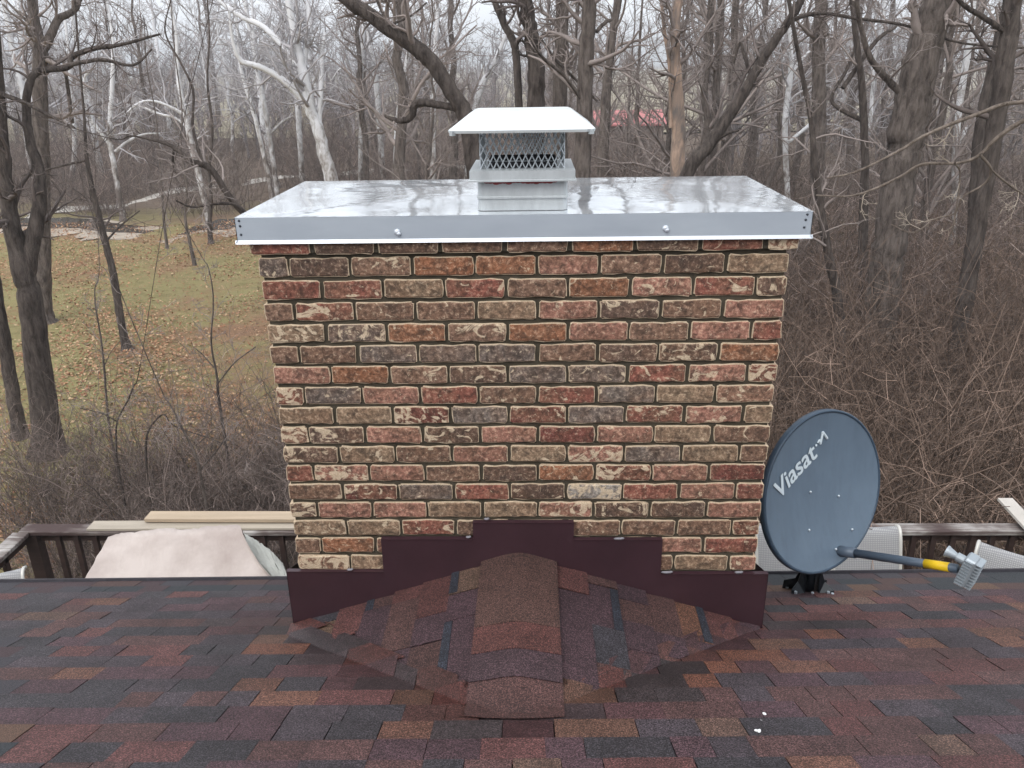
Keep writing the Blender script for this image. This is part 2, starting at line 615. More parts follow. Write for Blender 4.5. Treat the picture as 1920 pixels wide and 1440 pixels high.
def woven_tab(cu, vb_, w, hh, mat, lap):
    """a tab of the main roof folded up over the cricket's valley"""
    V_, F_ = [], []
    n_u, n_v = 20, 16
    for top in (1, 0):
        for j in range(n_v + 1):
            f_ = j / n_v
            for i in range(n_u + 1):
                p = roofp(cu - w / 2 + w * i / n_u, vb_ - EXPO - 0.02 + (EXPO + 0.02) * f_)
                if p[1] > -0.014 and abs(p[0]) < 0.915:
                    p = p + uv_v * ((-0.014 - p[1]) / uv_v[1])
                far = (CR_APEX[2] - p[2] - lap) / ((CR_APEX[2] - ZR - 0.008) / 0.905)      # trimmed at the lap line on the cricket
                if p[1] < 0 and abs(p[0] - CR_APEX[0]) < far:
                    p[0] = CR_APEX[0] + far * (1 if cu > CR_APEX[0] else -1)
                lift = -0.0006 + (hh + 0.0006) * f_ - (0 if top else 0.002)
                z = max(p[2] + lift * 1.08, cricket_z(p[0], p[1]) + 0.0135 + lift)
                bx_ = abs(p[0] - CR_APEX[0])
                if bx_ < 0.16:                                   # stays below the ridge caps
                    z = min(z, max(CR_APEX[2] - 0.375 * (math.hypot(bx_, 0.045) - 0.045), p[2] + 0.002))
                V_.append((p[0], p[1], z))
    m_ = (n_u + 1) * (n_v + 1)
    ix = np.arange(m_).reshape(n_v + 1, n_u + 1)
    q_ = np.stack([ix[:-1, :-1], ix[:-1, 1:], ix[1:, 1:], ix[1:, :-1]], -1).reshape(-1, 4)
    rim = list(ix[0]) + list(ix[1:, -1]) + list(ix[-1, ::-1][1:]) + list(ix[::-1, 0][1:-1])
    r_ = np.array([(rim[i], rim[i] + m_, rim[(i + 1) % len(rim)] + m_, rim[(i + 1) % len(rim)]) for i in range(len(rim))])
    return mesh_np('shingle', np.array(V_), [q_, q_[:, ::-1] + m_, r_], mat)


row = 0
nrow = int((EAVE_V + 3.2) / EXPO)
while row < nrow:
    vb = EAVE_V - (nrow - 1 - row) * EXPO
    u = -4.2 + random.uniform(0, 0.2)
    umax = 4.2
    raised = random.random() < 0.5
    while u < umax:
        w = random.choice((0.10, 0.12, 0.14, 0.165, 0.19, 0.225))
        cu, cv = u + w / 2, vb - EXPO / 2
        P = roofp(cu, cv)
        gap = random.choice((0.0004, 0.0004, 0.003, 0.0045))
        lap_ = random.uniform(0.012, 0.045)
        hide = abs(cu) < 0.80 and vb > 0.12              # inside the chimney
        ya = P[1]
        # hidden under the cricket
        sg_ = 1 if cu > CR_APEX[0] else -1
        if ya < 0 and min(cricket_z(roofp(cu + sg_ * w / 2, q2)[0], min(-0.001, roofp(cu, q2)[1])) - roofp(cu, q2)[2] for q2 in (vb, vb - EXPO)) > lap_:
            hide = True
        if not hide:
            dist = abs(abs(cu) / 0.93 - (1 + ya / abs(CR_END_Y)))
            wet = 0.0
            if -1.0 < ya < 0.1 and dist < 0.4:
                wet = max(0.0, 0.95 - dist * 2.6) * (1.0 if cu < 0 else 0.7)
            hh = 0.0042 if raised else 0.0027
            key = (w, gap, raised)
            colr = shingle_color(cu, cv, wet)
            near_valley = roofp(cu, vb - EXPO)[1] < 0.0 and max(cricket_z(roofp(cu + q1 * w / 2, vb + q2)[0], roofp(cu, vb + q2)[1]) - roofp(cu, vb + q2)[2] for q1 in (-1, 0, 1) for q2 in (0, -EXPO)) > -0.004
            if near_valley:
                obj('shingle', woven_tab(cu, vb, w - gap, hh, M['shingle'], lap_), roof, None, None, colr)
            elif in_frame(P) and n_ind < 258:
                if key not in shared:
                    Vt, Ft = tab_mesh(w - gap, EXPO + 0.02, 0.0, -0.0006, hh)
                    shared[key] = mesh_np('shingle', Vt, [Ft], M['shingle'])
                o = obj('shingle', shared[key], roof, None, None, colr)
                o.matrix_local = Matrix.Translation(roofp(cu, vb + random.uniform(-0.002, 0.002))) @ (ROOFM @ Matrix.Rotation(random.uniform(-0.004, 0.004), 3, 'Z')).to_4x4()
                n_ind += 1
            else:
                Vt, Ft = tab_mesh(w - gap, EXPO + 0.02, 0.0, -0.0006, hh)
                extra_parts.append((roofp(0, vb)[None] + (Vt[:, :1] + cu) * uv_u + Vt[:, 1:2] * uv_v + Vt[:, 2:] * uv_n, Ft))
        u += w
        raised = (not raised) if random.random() < 0.75 else raised
    row += 1
Vx, Fx = merge(extra_parts)
ex = obj('shingles_beyond', mesh_np('shingles_beyond', Vx, Fx, M['shingle_mass']), roof)
ex['kind'] = 'stuff'

# ------------------------------------------------------------------ cricket (saddle) uphill of the chimney
cr = BM()
A = Vector(CR_APEX)
E_ = Vector((CR_APEX[0], CR_END_Y, CR_APEX[2]))
LFT, RGT = Vector((-0.905, 0, ZR + 0.008)), Vector((0.905, 0, ZR + 0.008))
dn = Vector((0, 0, -0.02))
cr.poly_prism([A + dn, E_ + dn, LFT + dn], (0, 0, -0.02))
cr.poly_prism([A + dn, RGT + dn, E_ + dn], (0, 0, -0.021))
cricket = cr.build('cricket', M['roofdeck'], house)


def clip(poly, A2, L2):
    """keep a/A2 + b/L2 <= 1"""
    out = []
    f = lambda p: 1 - p[0] / A2 - p[1] / L2
    for i in range(len(poly)):
        p, q = poly[i], poly[(i + 1) % len(poly)]
        fp, fq = f(p), f(q)
        if fp >= 0:
            out.append(p)
        if fp * fq < 0:
            t = fp / (fp - fq)
            out.append((p[0] + (q[0] - p[0]) * t, p[1] + (q[1] - p[1]) * t))
    return out


A2 = abs(CR_END_Y)
for side in (-1, 1):
    side_pt = LFT if side < 0 else RGT
    e2 = (side_pt - A)
    L2 = e2.length
    e2 = e2.normalized()
    e1 = Vector((0, -1, 0))
    nn = e1.cross(e2)
    if nn.z < 0:
        nn = -nn
    b_ = 0.03
    kk = 0
    while b_ < L2 + 0.05:
        b1 = b_ + 0.118
        a_ = -random.uniform(0, 0.12)
        while a_ < A2:
            ln = random.choice((0.12, 0.15, 0.19, 0.24, 0.28))
            gap = random.choice((0.0008, 0.003, 0.004))
            poly = clip([(max(a_, 0), b_ - 0.03), (a_ + ln - gap, b_ - 0.03), (a_ + ln - gap, b1), (max(a_, 0), b1)], A2 + 0.02, L2 + 0.02)
            if len(poly) >= 3 and a_ + ln > 0.02:
                area = 0.5 * abs(sum(poly[i][0] * poly[(i + 1) % len(poly)][1] - poly[(i + 1) % len(poly)][0] * poly[i][1] for i in range(len(poly))))
                if area > 0.0012:
                    raise_ = random.choice((0.0, 0.0035))
                    pts = []
                    for (aa, bb) in poly:
                        h = 0.004 + raise_ + 0.007 * (bb - b_) / 0.118
                        pts.append(A + e1 * aa + e2 * bb + nn * h)
                    q = BM()
                    q.poly_prism(pts, -nn * 0.004)
                    cc = (*(np.array(PAL[random.choices(PN, (0.03, 0.05, 0.34, 0.36, 0.01, 0.02, 0.19))[0]]) * random.uniform(0.64, 0.82)), 1)
                    if side < 0 and kk % 2 == 0 and random.random() < 0.15:
                        cc = (*[x * random.uniform(1.0, 1.2) for x in np.array(PAL['tan']) * 0.72], 1)
                    q.build('shingle', M['shingle'], cricket, None, False, cc)
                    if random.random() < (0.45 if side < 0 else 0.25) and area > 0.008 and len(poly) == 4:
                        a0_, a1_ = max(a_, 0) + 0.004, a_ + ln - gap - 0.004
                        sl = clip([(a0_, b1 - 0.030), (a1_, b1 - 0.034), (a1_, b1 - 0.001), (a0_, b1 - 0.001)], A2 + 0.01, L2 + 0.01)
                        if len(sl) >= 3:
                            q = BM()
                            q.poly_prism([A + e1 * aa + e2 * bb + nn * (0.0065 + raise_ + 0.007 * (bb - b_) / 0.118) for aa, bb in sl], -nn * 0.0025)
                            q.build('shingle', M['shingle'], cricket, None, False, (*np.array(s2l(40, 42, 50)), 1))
            a_ += ln
        b_ += 0.118
        kk += 1
# ridge caps bent over the cricket ridge
capcols = ['brown', 'red', 'purple', 'brown', 'purple', 'brown']
sp = np.array((LFT - A).normalized())
yy = 0.0
ci = 0
ridge_y = [0.0] + [-float(atZ(970, y_, CR_APEX[2])[1]) for y_ in (1172, 1222, 1275, 1338)]
ridge_y[-1] = abs(CR_END_Y) + 0.015
ridge_steps = [b_ - a_ for a_, b_ in zip(ridge_y[:-1], ridge_y[1:])]
for st_ in ridge_steps:
    y0, y1 = -yy - 0.004, -(yy + st_)
    rows = []
    nR = 6
    for j in range(nR + 1):
        f_ = j / nR
        ya_ = (y0 + (0.03 if ci else 0)) * (1 - f_) + y1 * f_
        lift = 0.009 + 0.0035 * f_
        last = ci == len(ridge_steps) - 1
        if last:
            lift = 0.009 * (1 - f_)
        for s in np.linspace(-1, 1, 11):
            bend = 0.142 * s
            drop = 0.375 * (math.hypot(bend, 0.045) - 0.045) - 0.004
            yq = min(-0.004, ya_ + (0.016 * s * s if ci or f_ > 0.5 else 0))
            zq = max(CR_APEX[2] - drop + lift, ZR - SL * yq + (0.0105 - 0.0035 * f_ if last else 0.0052 + lift * 0.15))
            rows.append((CR_APEX[0] + bend, yq, zq))
    top = np.array(rows)
    bot = top - np.array([0, 0, 0.0028])
    Vc = np.vstack([top, bot])
    m_ = len(top)
    ix = np.arange(m_).reshape(nR + 1, 11)
    q_ = np.stack([ix[:-1, :-1], ix[:-1, 1:], ix[1:, 1:], ix[1:, :-1]], -1).reshape(-1, 4)
    rim = list(ix[0]) + list(ix[1:, -1]) + list(ix[-1, ::-1][1:]) + list(ix[::-1, 0][1:-1])
    r_ = np.array([(rim[i], rim[i] + m_, rim[(i + 1) % len(rim)] + m_, rim[(i + 1) % len(rim)]) for i in range(len(rim))])
    Fc = np.vstack([q_, q_[:, ::-1] + m_, r_])
    obj('ridge_cap', mesh_np('ridge_cap', Vc, [Fc], M['shingle']), cricket, None, None, (*[x * random.uniform(0.76, 0.84) * (0.85 if capcols[ci] == 'tan' else 1.0) for x in PAL[capcols[ci]]], 1))
    yy += st_
    ci += 1
# nail heads / sealant specks along the ridge cap
M['sealwhite'] = simple('white_sealant', s2l(225, 225, 225), 0.5, 0, 0.05, 20)
for (x, y) in ((1050, 1202), (1053, 1258), (1057, 1306), (975, 1040)):
    p = atY(x, y, -0.004) if y < 1100 else atZ(x, y, CR_APEX[2] - 0.045)
    BM().sphere(p, 0.005, (1, 1, 0.7) if y < 1100 else (0.6, 1.8, 0.6), 6, 4).build('sealant_speck', M['sealwhite'], cricket)
for (x, y) in ((1421, 1376), (1437, 1344), (1428, 1356)):
    d = ray(x, y)
    t = (ZR - SL * CAM[1] - CAM[2]) / (d[2] + SL * d[1])
    p = CAM + d * t + uv_n * 0.008
    q = BM()
    for _ in range(5 if y > 1370 else 2):
        q.sphere(p + np.array([random.uniform(-1, 1) * 0.006, random.uniform(-1, 1) * 0.004, 0]), random.uniform(0.002, 0.005), (1.2, 1, 0.35), 6, 4)
    q.build('paint_drip', M['sealwhite'], roof)

# ------------------------------------------------------------------ chimney
k = NB('tumbled_brick')
oi = k.n('ShaderNodeObjectInfo')
tc = k.tc()
comb = k.n('ShaderNodeCombineXYZ')
rv = k.math('MULTIPLY', oi.outputs['Random'], 37.0)
for i_ in range(3):
    k.set(comb.inputs[i_], rv)
vv = k.vadd(tc, comb.outputs[0])
n1 = k.noise(vv, 70, 6, 0.75, 0.3)
n2 = k.noise(k.vscale(vv, (1, 1, 1.3)), 16, 5, 0.62, 1.6)
n3 = k.noise(vv, 190, 3, 0.7)
n4 = k.noise(vv, 34, 5, 0.7, 0.8)
at = k.n('ShaderNodeAttribute', attribute_name='edge')
n5 = k.noise(vv, 9, 4, 0.6, 0.5)
base = k.mix(k.ramp(n5, [(0.40, 0.0), (0.62, 0.55)]), oi.outputs['Color'], s2l(134, 104, 84))
base = k.mix(1.0, base, k.ramp(n1, [(0.28, 0.30), (0.48, 0.9), (0.72, 1.9)]), 'MULTIPLY')
base = k.mix(k.ramp(n4, [(0.45, 0.0), (0.62, 0.65)]), base, s2l(60, 51, 46))
cream = k.ramp(n3, [(0.3, s2l(188, 164, 136)), (0.7, s2l(232, 214, 186))])
# smear mask: threshold falls with the brick's own share of slurry (1 - alpha)
amt = k.math('SUBTRACT', 1.0, oi.outputs['Alpha'])
sm = k.math('ADD', n2, k.math('MULTIPLY', amt, 0.23))
sm = k.ramp(sm, [(0.655, 0.0), (0.70, 0.85)])
spk = k.ramp(k.math('ADD', n1, k.math('MULTIPLY', n3, 0.35)), [(0.73, 0.0), (0.84, 0.45)])
ed = k.math('ADD', k.math('MULTIPLY', at.outputs['Fac'], 0.62), k.math('MULTIPLY', n4, 0.75))
ed = k.ramp(ed, [(0.70, 0.0), (0.84, 0.8)])
mk = k.math('MAXIMUM', k.math('MAXIMUM', sm, ed), spk)
k.bump(k.math('ADD', k.math('MULTIPLY', n4, 0.9), k.math('MULTIPLY', n1, 0.6)), 0.9, 0.005)
M['brick'] = k.out(k.mix(mk, base, cream), 0.9, 0, 0.2)
k = NB('mortar')
mv = k.tc()
k.bump(k.noise(mv, 160, 5, 0.8), 0.8, 0.006)
M['mortar'] = k.out(k.ramp(k.noise(mv, 9, 6, 0.75), [(0.3, s2l(66, 60, 51)), (0.6, s2l(86, 80, 69)), (0.85, s2l(106, 102, 92))]), 0.95, 0, 0.15)

CW = 0.859                                 # half width
COURSE = 0.0758
PIT = 0.2032
JX, JZ = 0.0105, 0.0130
DEPTH = 0.78
chim = thing('chimney', 'wide tumbled brick chimney with a shiny metal cap rising from the roof', 'chimney', (0, 0, 0))
core = BM()
core.box((0, DEPTH / 2, (GZ - 0.004) / 2 + 0.9), (2 * CW - 0.018, DEPTH - 0.018, GZ - 0.004 - 1.8))
core.build('mortar', M['mortar'], chim)
core = BM()
core.box((0, DEPTH / 2, GZ - 0.037), (2 * CW + 0.024, DEPTH + 0.004, 0.058))
core.build('mortar', M['mortar'], chim)


def brick_mesh(w, h, seed, dep=0.09):
    g = np.random.default_rng(seed)
    hx, hz = w / 2, h / 2
    nxs = 8 if w > 0.15 else 5
    xs = np.concatenate([[-hx, -hx + 0.007], np.linspace(-hx + 0.007, hx - 0.007, nxs - 2)[1:-1], [hx - 0.007, hx]])
    zs = np.array([-hz, -hz + 0.006, 0.0, hz - 0.006, hz])
    Vb, E = [], []
    for j, z in enumerate(zs):
        for i, x in enumerate(xs):
            bd = i in (0, len(xs) - 1) or j in (0, len(zs) - 1)
            corner = i in (0, len(xs) - 1) and j in (0, len(zs) - 1)
            xx, zz = x, z
            yv = g.normal() * 0.0005
            if bd:
                yv = 0.0018 + abs(g.normal()) * 0.0012
                xx += g.normal() * 0.0013
                zz += g.normal() * 0.0015
            if corner:
                xx *= 1 - 0.0035 / hx
                zz *= 1 - 0.0035 / hz
                yv = 0.004
            Vb.append((xx, yv, zz))
            E.append(1.0 if bd else 0.0)
    nX, nZ = len(xs), len(zs)
    ix = np.arange(nX * nZ).reshape(nZ, nX)
    Fb = [np.stack([ix[:-1, :-1], ix[:-1, 1:], ix[1:, 1:], ix[1:, :-1]], -1).reshape(-1, 4)]
    loop = list(ix[0]) + list(ix[1:, -1]) + list(ix[-1, ::-1][1:]) + list(ix[::-1, 0][1:-1])
    n0 = len(Vb)
    for q in loop:
        Vb.append((Vb[q][0], dep, Vb[q][2]))
        E.append(1.0)
    m = len(loop)
    Fb.append(np.array([(loop[i], n0 + i, n0 + (i + 1) % m, loop[(i + 1) % m]) for i in range(m)]))
    me = mesh_np('brick', np.array(Vb), Fb, M['brick'])
    at_ = me.attributes.new('edge', 'FLOAT', 'POINT')
    at_.data.foreach_set('value', np.array(E, np.float32))
    return me


BC = {'R': (148, 88, 77), 'P': (176, 126, 110), 'B': (136, 108, 92), 'G': (124, 118, 112), 'D': (98, 82, 74), 'O': (166, 110, 80), 'T': (160, 138, 114), 'M': (126, 68, 64), 'S': (116, 109, 104), 'C': (164, 126, 106), 'W': (172, 168, 160)}
ROWS = ['R D D B B O D2 R C4', 'S D B2 O O P B D T', 'R R1 T R1 B O P1 R1 D3', 'B R2 B1 B T P D2 B1 P', 'T2 S2 O1 B1 O P B P R',
        'B B S1 S S B D1 D3 O', 'P1 O B2 D2 S G1 R1 P2 M3', 'R4 S1 P R B1 R1 G T C2', 'T T M3 G M2 S R2 P1 T', 'C4 D3 P D2 P M P1 T1 B1',
        'D3 T1 B1 P T P3 G T B1', 'R1 P3 P B D O2 R2 P M', 'B1 M2 G R D1 W3 R1 P M', 'D3 P P T T P2 D2 D P', 'T2 T R1 D B B B B R2', 'B O1 P B B B B P R1', 'C4 T1 B B B B B T P2']
full_m = [brick_mesh(PIT - JX, COURSE - JZ, 100 + i) for i in range(9)]
half_m = [brick_mesh(PIT / 2 - JX + 0.002, COURSE - JZ, 200 + i) for i in range(5)]
side_parts = []
for r_, line in enumerate(ROWS):
    toks = line.split()
    z = GZ - (r_ + 0.5) * COURSE
    x = -CW
    halves = 8 if r_ % 2 == 0 else 0
    for i, tk in enumerate(toks):
        isH = (i == halves)
        w = (PIT / 2 if isH else PIT)
        bw = w - JX
        if i == 8:
            cx = CW - bw / 2
        else:
            cx = x + bw / 2
        c_ = 0.74 * np.array(s2l(BC[tk[0]])) + 0.26 * np.array(s2l(132, 102, 84))
        c_ = c_ * random.uniform(0.88, 1.12)
        am = (int(tk[1]) if len(tk) > 1 else 0) * 0.2 + random.uniform(0.0, 0.12)
        me = random.choice(half_m if isH else full_m)
        oz = 0.0
        if r_ == 0:                              # the top course is corbelled out under the cover
            cx *= (CW + 0.02) / CW
            oz = -0.010
        o = obj('brick', me, chim, (cx + random.uniform(-0.0015, 0.0015), oz + random.uniform(-0.0015, 0.0015), z + random.uniform(-0.001, 0.001)), (0, random.uniform(-0.006, 0.006), 0), (*c_, 1 - min(1, am)))
        if random.random() < 0.5 and not isH:
            o.rotation_euler = (0, math.pi + random.uniform(-0.005, 0.005), 0)
        x += w
    # the two side faces: their bricks cannot be seen in the photograph, joined
    for sgn in (-1, 1):
        y = 0.115
        off = 0.0 if r_ % 2 == 0 else PIT / 2
        y0 = 0.105 + (PIT / 2 if r_ % 2 else 0)
        while y0 < DEPTH - 0.03:
            L_ = min(PIT, DEPTH - y0)
            Vs = np.array([(sgn * (CW - 0.05), y0, z - 0.03), (sgn * CW, y0, z - 0.03), (sgn * CW, y0 + L_ - JX, z - 0.03), (sgn * (CW - 0.05), y0 + L_ - JX, z - 0.03)])
            Vs = np.vstack([Vs, Vs + np.array([0, 0, 0.06])])
            side_parts.append((Vs, np.array([(0, 1, 2, 3), (7, 6, 5, 4), (1, 5, 6, 2), (0, 4, 5, 1), (3, 2, 6, 7)])))
            y0 += L_
Vx, Fx = merge(side_parts)
sb = obj('side_bricks', mesh_np('side_bricks', Vx, Fx, M['brick']), chim, None, None, (*s2l(128, 88, 74), 0.85))
sb['kind'] = 'stuff'

# stepped counter-flashing on the front face
zt = lambda x: CR_APEX[2] - 0.015 - (CR_APEX[2] - ZR) * abs(x - CR_APEX[0]) / 0.93
flash_steps = [(-0.906, -0.534, -1.283), (-0.534, -0.19, -1.139), (-0.19, 0.181, -1.067), (0.181, 0.508, -1.142), (0.508, 0.910, -1.292)]
for i, (xa, xb, ztop) in enumerate(flash_steps):
    yf = -0.010 - 0.0022 * (2 - abs(i - 2))
    zc = ztop + GZ
    pts = [(xa, yf, zc), (xb, yf, zc)]
    if xa < CR_APEX[0] < xb:
        pts += [(xb, yf, zt(xb)), (CR_APEX[0], yf, zt(CR_APEX[0])), (xa, yf, zt(xa))]
    else:
        pts += [(xb, yf, zt(xb) - 0.02), (xa, yf, zt(xa) - 0.02)]
    q = BM()
    q.poly_prism(pts, (0, 0.0016, 0))
    fl = q.build('flashing', M['flash'], chim)
    q = BM()
    q.box(((xa + xb) / 2, yf + 0.007, zc + 0.0006), (xb - xa - 0.002, 0.020, 0.0024))
    q.build('flashing_lip', M['flash'], fl)
M['greyseal'] = simple('grey_sealant', s2l(128, 126, 132), 0.5, 0, 0.1, 30)
for (x, y, wd_) in ((656, 1068, 0.012), (912, 973, 0.010), (1250, 1073, 0.022), (1385, 1073, 0.016), (1160, 1010, 0.020), (878, 1007, 0.010)):
    p = atY(x, y, -0.012)
    BM().sphere(p, 1.0, (wd_, 0.006, 0.0045), 10, 6).sphere(p + np.array([wd_ * 0.6, 0.001, 0.001]), 1.0, (wd_ * 0.5, 0.005, 0.004), 8, 5).build('sealant_dab', M['greyseal'], chim, None, True)
for sgn in (-1, 1):
    xo = -0.906 if sgn < 0 else 0.910
    q = BM()
    zc = (-1.283 if sgn < 0 else -1.292) + GZ
    q.poly_prism([(xo, -0.010, zc), (xo, 0.78, zc - 0.30), (xo, 0.78, ZR - SL * 0.78 - 0.01), (xo, -0.010, ZR - 0.005)], (-sgn * 0.0016, 0, 0))
    q.build('flashing', M['flash'], chim)

# chase cover
k = NB('galvanised_sheet')
tv = k.tc()
wob = k.noise(k.vscale(tv, (1, 1.6, 1)), 3.2, 3, 0.5, 0.6)
wob2 = k.noise(tv, 14, 3, 0.5)
k.bump(k.math('ADD', wob, k.math('MULTIPLY', wob2, 0.10)), 0.09, 0.03)
grime = k.noise(tv, 5, 6, 0.7)
M['galv'] = k.out(k.ramp(grime, [(0.3, s2l(198, 204, 210)), (0.7, s2l(220, 225, 229))]), k.ramp(k.noise(tv, 7, 5, 0.7), [(0.3, 0.03), (0.75, 0.09)]), 0.5)
k = NB('galvanised_skirt')
tv = k.tc()
k.bump(k.noise(k.vscale(tv, (1, 1, 3)), 3, 2, 0.5), 0.12, 0.02)
M['skirt'] = k.out(k.ramp(k.noise(k.vscale(tv, (1, 1, 4)), 2.5, 5, 0.6), [(0.3, s2l(170, 178, 188)), (0.7, s2l(186, 194, 202))]), 0.45, 0.2)
M['hem'] = simple('bright_hem', s2l(214, 220, 228), 0.35, 0.3, 0.05, 5)
M['hood'] = simple('white_metal_hood', s2l(226, 231, 231), 0.3, 0.25, 0.03, 3)
M['flue'] = simple('flue_metal', s2l(204, 209, 211), 0.42, 0.3, 0.14, 6, 0.1, 9, 0.01, 0.5, (3, 3, 1))
M['steel'] = simple('steel_wire', s2l(196, 202, 206), 0.4, 0.35, 0.1, 40)
M['darkmesh'] = simple('soot_dark', s2l(40, 40, 44), 0.9, 0, 0.3, 20)
M['caulk'] = simple('red_sealant', s2l(168, 84, 86), 0.6, 0, 0.2, 30)
M['screw'] = simple('screw_dark', s2l(74, 78, 84), 0.4, 0.8, 0.1, 50)
CX, HW, OF, ZT, DP, HH = 0.0, 0.9116, 0.0200, 0.0537 + GZ, 0.862, 0.0827
# top sheet: bent up slightly towards the flue (cross-broken)
FLX, FLY, FLW, FLD = 0.005, 0.180, 0.144, 0.144   # flue centre and half sizes
nxg, nyg = 49, 25
xs = np.linspace(CX - HW, CX + HW, nxg)
ys = np.linspace(-OF, DP - OF, nyg)
XX, YY = np.meshgrid(xs, ys)
ex_ = np.minimum(np.minimum(XX - xs[0], xs[-1] - XX) / HW, np.minimum(YY - ys[0], ys[-1] - YY) / (DP / 2))
ZZ = ZT + 0.016 * np.clip(ex_, 0, 1) + 0.0016 * np.sin(XX * 9 + 1.3) * np.sin(YY * 11) * np.clip(ex_ * 4, 0, 1)
V = np.stack([XX, YY, ZZ], -1).reshape(-1, 3)
ii = np.arange(nxg * nyg).reshape(nyg, nxg)
F = np.stack([ii[:-1, :-1], ii[:-1, 1:], ii[1:, 1:], ii[1:, :-1]], -1).reshape(-1, 4)
cover = obj('chase_cover', mesh_np('chase_cover', V, [F], M['galv'], True), chim)
cover['label'] = 'shiny galvanised metal chimney cover with folded skirt'
q = BM()
x0, x1, y0, y1 = CX - HW, CX + HW, -OF, DP - OF
t_ = 0.002
zb = ZT - HH + 0.010
for (pa, pb, nrm) in (((x0, y0), (x1, y0), (0, 1)), ((x1, y0), (x1, y1), (-1, 0)), ((x1, y1), (x0, y1), (0, -1)), ((x0, y1), (x0, y0), (1, 0))):
    q.poly_prism([(pa[0], pa[1], ZT - 0.0005), (pb[0], pb[1], ZT - 0.0005), (pb[0], pb[1], zb), (pa[0], pa[1], zb)], (nrm[0] * t_, nrm[1] * t_, 0))
q.build('skirt', M['skirt'], cover)
q = BM()
o_ = 0.006
for (pa, pb, nrm) in (((x0 - o_, y0), (x1 + o_, y0), (0, -1)), ((x1, y0 - o_), (x1, y1 + o_), (1, 0)), ((x1 + o_, y1), (x0 - o_, y1), (0, 1)), ((x0, y1 + o_), (x0, y0 - o_), (-1, 0))):
    q.poly_prism([(pa[0], pa[1], zb), (pb[0], pb[1], zb), (pb[0] + nrm[0] * o_, pb[1] + nrm[1] * o_, zb - 0.011), (pa[0] + nrm[0] * o_, pa[1] + nrm[1] * o_, zb - 0.011)], (-nrm[0] * 0.0015, -nrm[1] * 0.0015, 0))
q.build('drip_hem', M['hem'], cover)
for (x, y) in ((745, 435), (1248, 428)):
    p = atY(x, y, -OF)
    BM().sphere(p, 0.0105, (1, 0.7, 0.95), 10, 6).sphere(p + np.array([0.004, -0.003, -0.005]), 0.007, (1.2, 0.8, 1), 8, 5).build('sealed_screw', M['hem'], cover, None, True)
for (x, y) in ((445, 414), (447, 424), (449, 440), (1517, 402), (1514, 412), (1511, 426)):
    p = atY(x + (3 if x < 900 else -3), y, -OF)
    BM().sphere(p, 0.0042, (1, 0.8, 1), 8, 5).build('rivet', M['screw'], cover)


def rounded_rect(cx, cy, hx, hy, r, n=5):
    pts = []
    for (sx, sy, a0) in ((1, 1, 0), (-1, 1, 90), (-1, -1, 180), (1, -1, 270)):
        for j in range(n):
            a = math.radians(a0 + 90 * j / (n - 1))
            pts.append((cx + sx * (hx - r) + r * math.cos(a), cy + sy * (hy - r) + r * math.sin(a)))
    return pts


def loft(rings, cap=True):
    n = len(rings[0])
    V = np.array([p for r in rings for p in r], float)
    F = []
    for j in range(len(rings) - 1):
        for i in range(n):
            F.append((j * n + i, j * n + (i + 1) % n, (j + 1) * n + (i + 1) % n, (j + 1) * n + i))
    fs = [np.array(F)]
    if cap:
        fs.append(np.array([list(range((len(rings) - 1) * n, len(rings) * n))]))
    return V, fs


# flue collar with a raised band
rings = []
for (z, e) in ((0.004, 0), (0.040, 0), (0.042, 0.004), (0.047, 0.004), (0.049, 0), (0.110, 0)):
    rings.append([(x, y, ZT + z) for x, y in rounded_rect(FLX, FLY, FLW + e, FLD + e, 0.022)])
V, fs = loft(rings)
flue = obj('flue_collar', mesh_np('flue_collar', V, fs, M['flue']), chim)
flue['label'] = 'square metal flue collar with a raised seam'
q = BM()
for i in range(16):
    q.sphere((FLX - 0.115 + i * 0.0145 + random.uniform(-0.003, 0.003), FLY - FLD - 0.001, ZT + 0.094 + random.uniform(-0.004, 0.002)), 0.009, (1.2, 0.25, 0.6), 8, 5)
q.build('sealant_bead', M['caulk'], flue)
# rain cap: base flange, mesh, hood
FZ = ZT + 0.097
rc_rings = []
BX, BY = 0.166, 0.166
for (z, hx, hy) in ((0.0, BX + 0.004, BY + 0.004), (0.005, BX + 0.004, BY + 0.004), (0.006, BX, BY), (0.033, BX, BY), (0.036, 0.136, 0.136)):
    rc_rings.append([(FLX + sx * hx, FLY + sy * hy, FZ + z) for sx, sy in ((1, 1), (-1, 1), (-1, -1), (1, -1))])
V, fs = loft(rc_rings)
rcap = obj('rain_cap', mesh_np('rain_cap', V, fs, M['flue']), chim)
rcap['label'] = 'mesh sided rain cap with a white metal hood'
MZ0, MZ1, MH = FZ + 0.034, FZ + 0.157, 0.132
q = BM()
nd = 13
for (ax, fx) in (('x', -1), ('x', 1), ('y', -1), ('y', 1)):
    for sgn in (-1, 1):
        slope = 2.0
        wd = 2 * MH
        hgt = MZ1 - MZ0
        run = hgt / slope
        pitch_ = wd / nd
        s = -run
        while s < wd:
            sa, sb_ = s, s + run
            za, zb_ = 0, hgt
            if sa < 0:
                za = -sa * slope
                sa = 0
            if sb_ > wd:
                zb_ = (wd - s) * slope
                sb_ = wd
            if sgn < 0:
                sa, sb_ = wd - sa, wd - sb_
            o1 = 0.0008 * sgn
            if ax == 'x':
                q.cyl((FLX - MH + sa, FLY + fx * (MH + o1), MZ0 + za), (FLX - MH + sb_, FLY + fx * (MH + o1), MZ0 + zb_), 0.002, None, 4)
            else:
                q.cyl((FLX + fx * (MH + o1), FLY - MH + sa, MZ0 + za), (FLX + fx * (MH + o1), FLY - MH + sb_, MZ0 + zb_), 0.002, None, 4)
            s += pitch_
ms = q.build('mesh_screen', M['steel'], rcap)
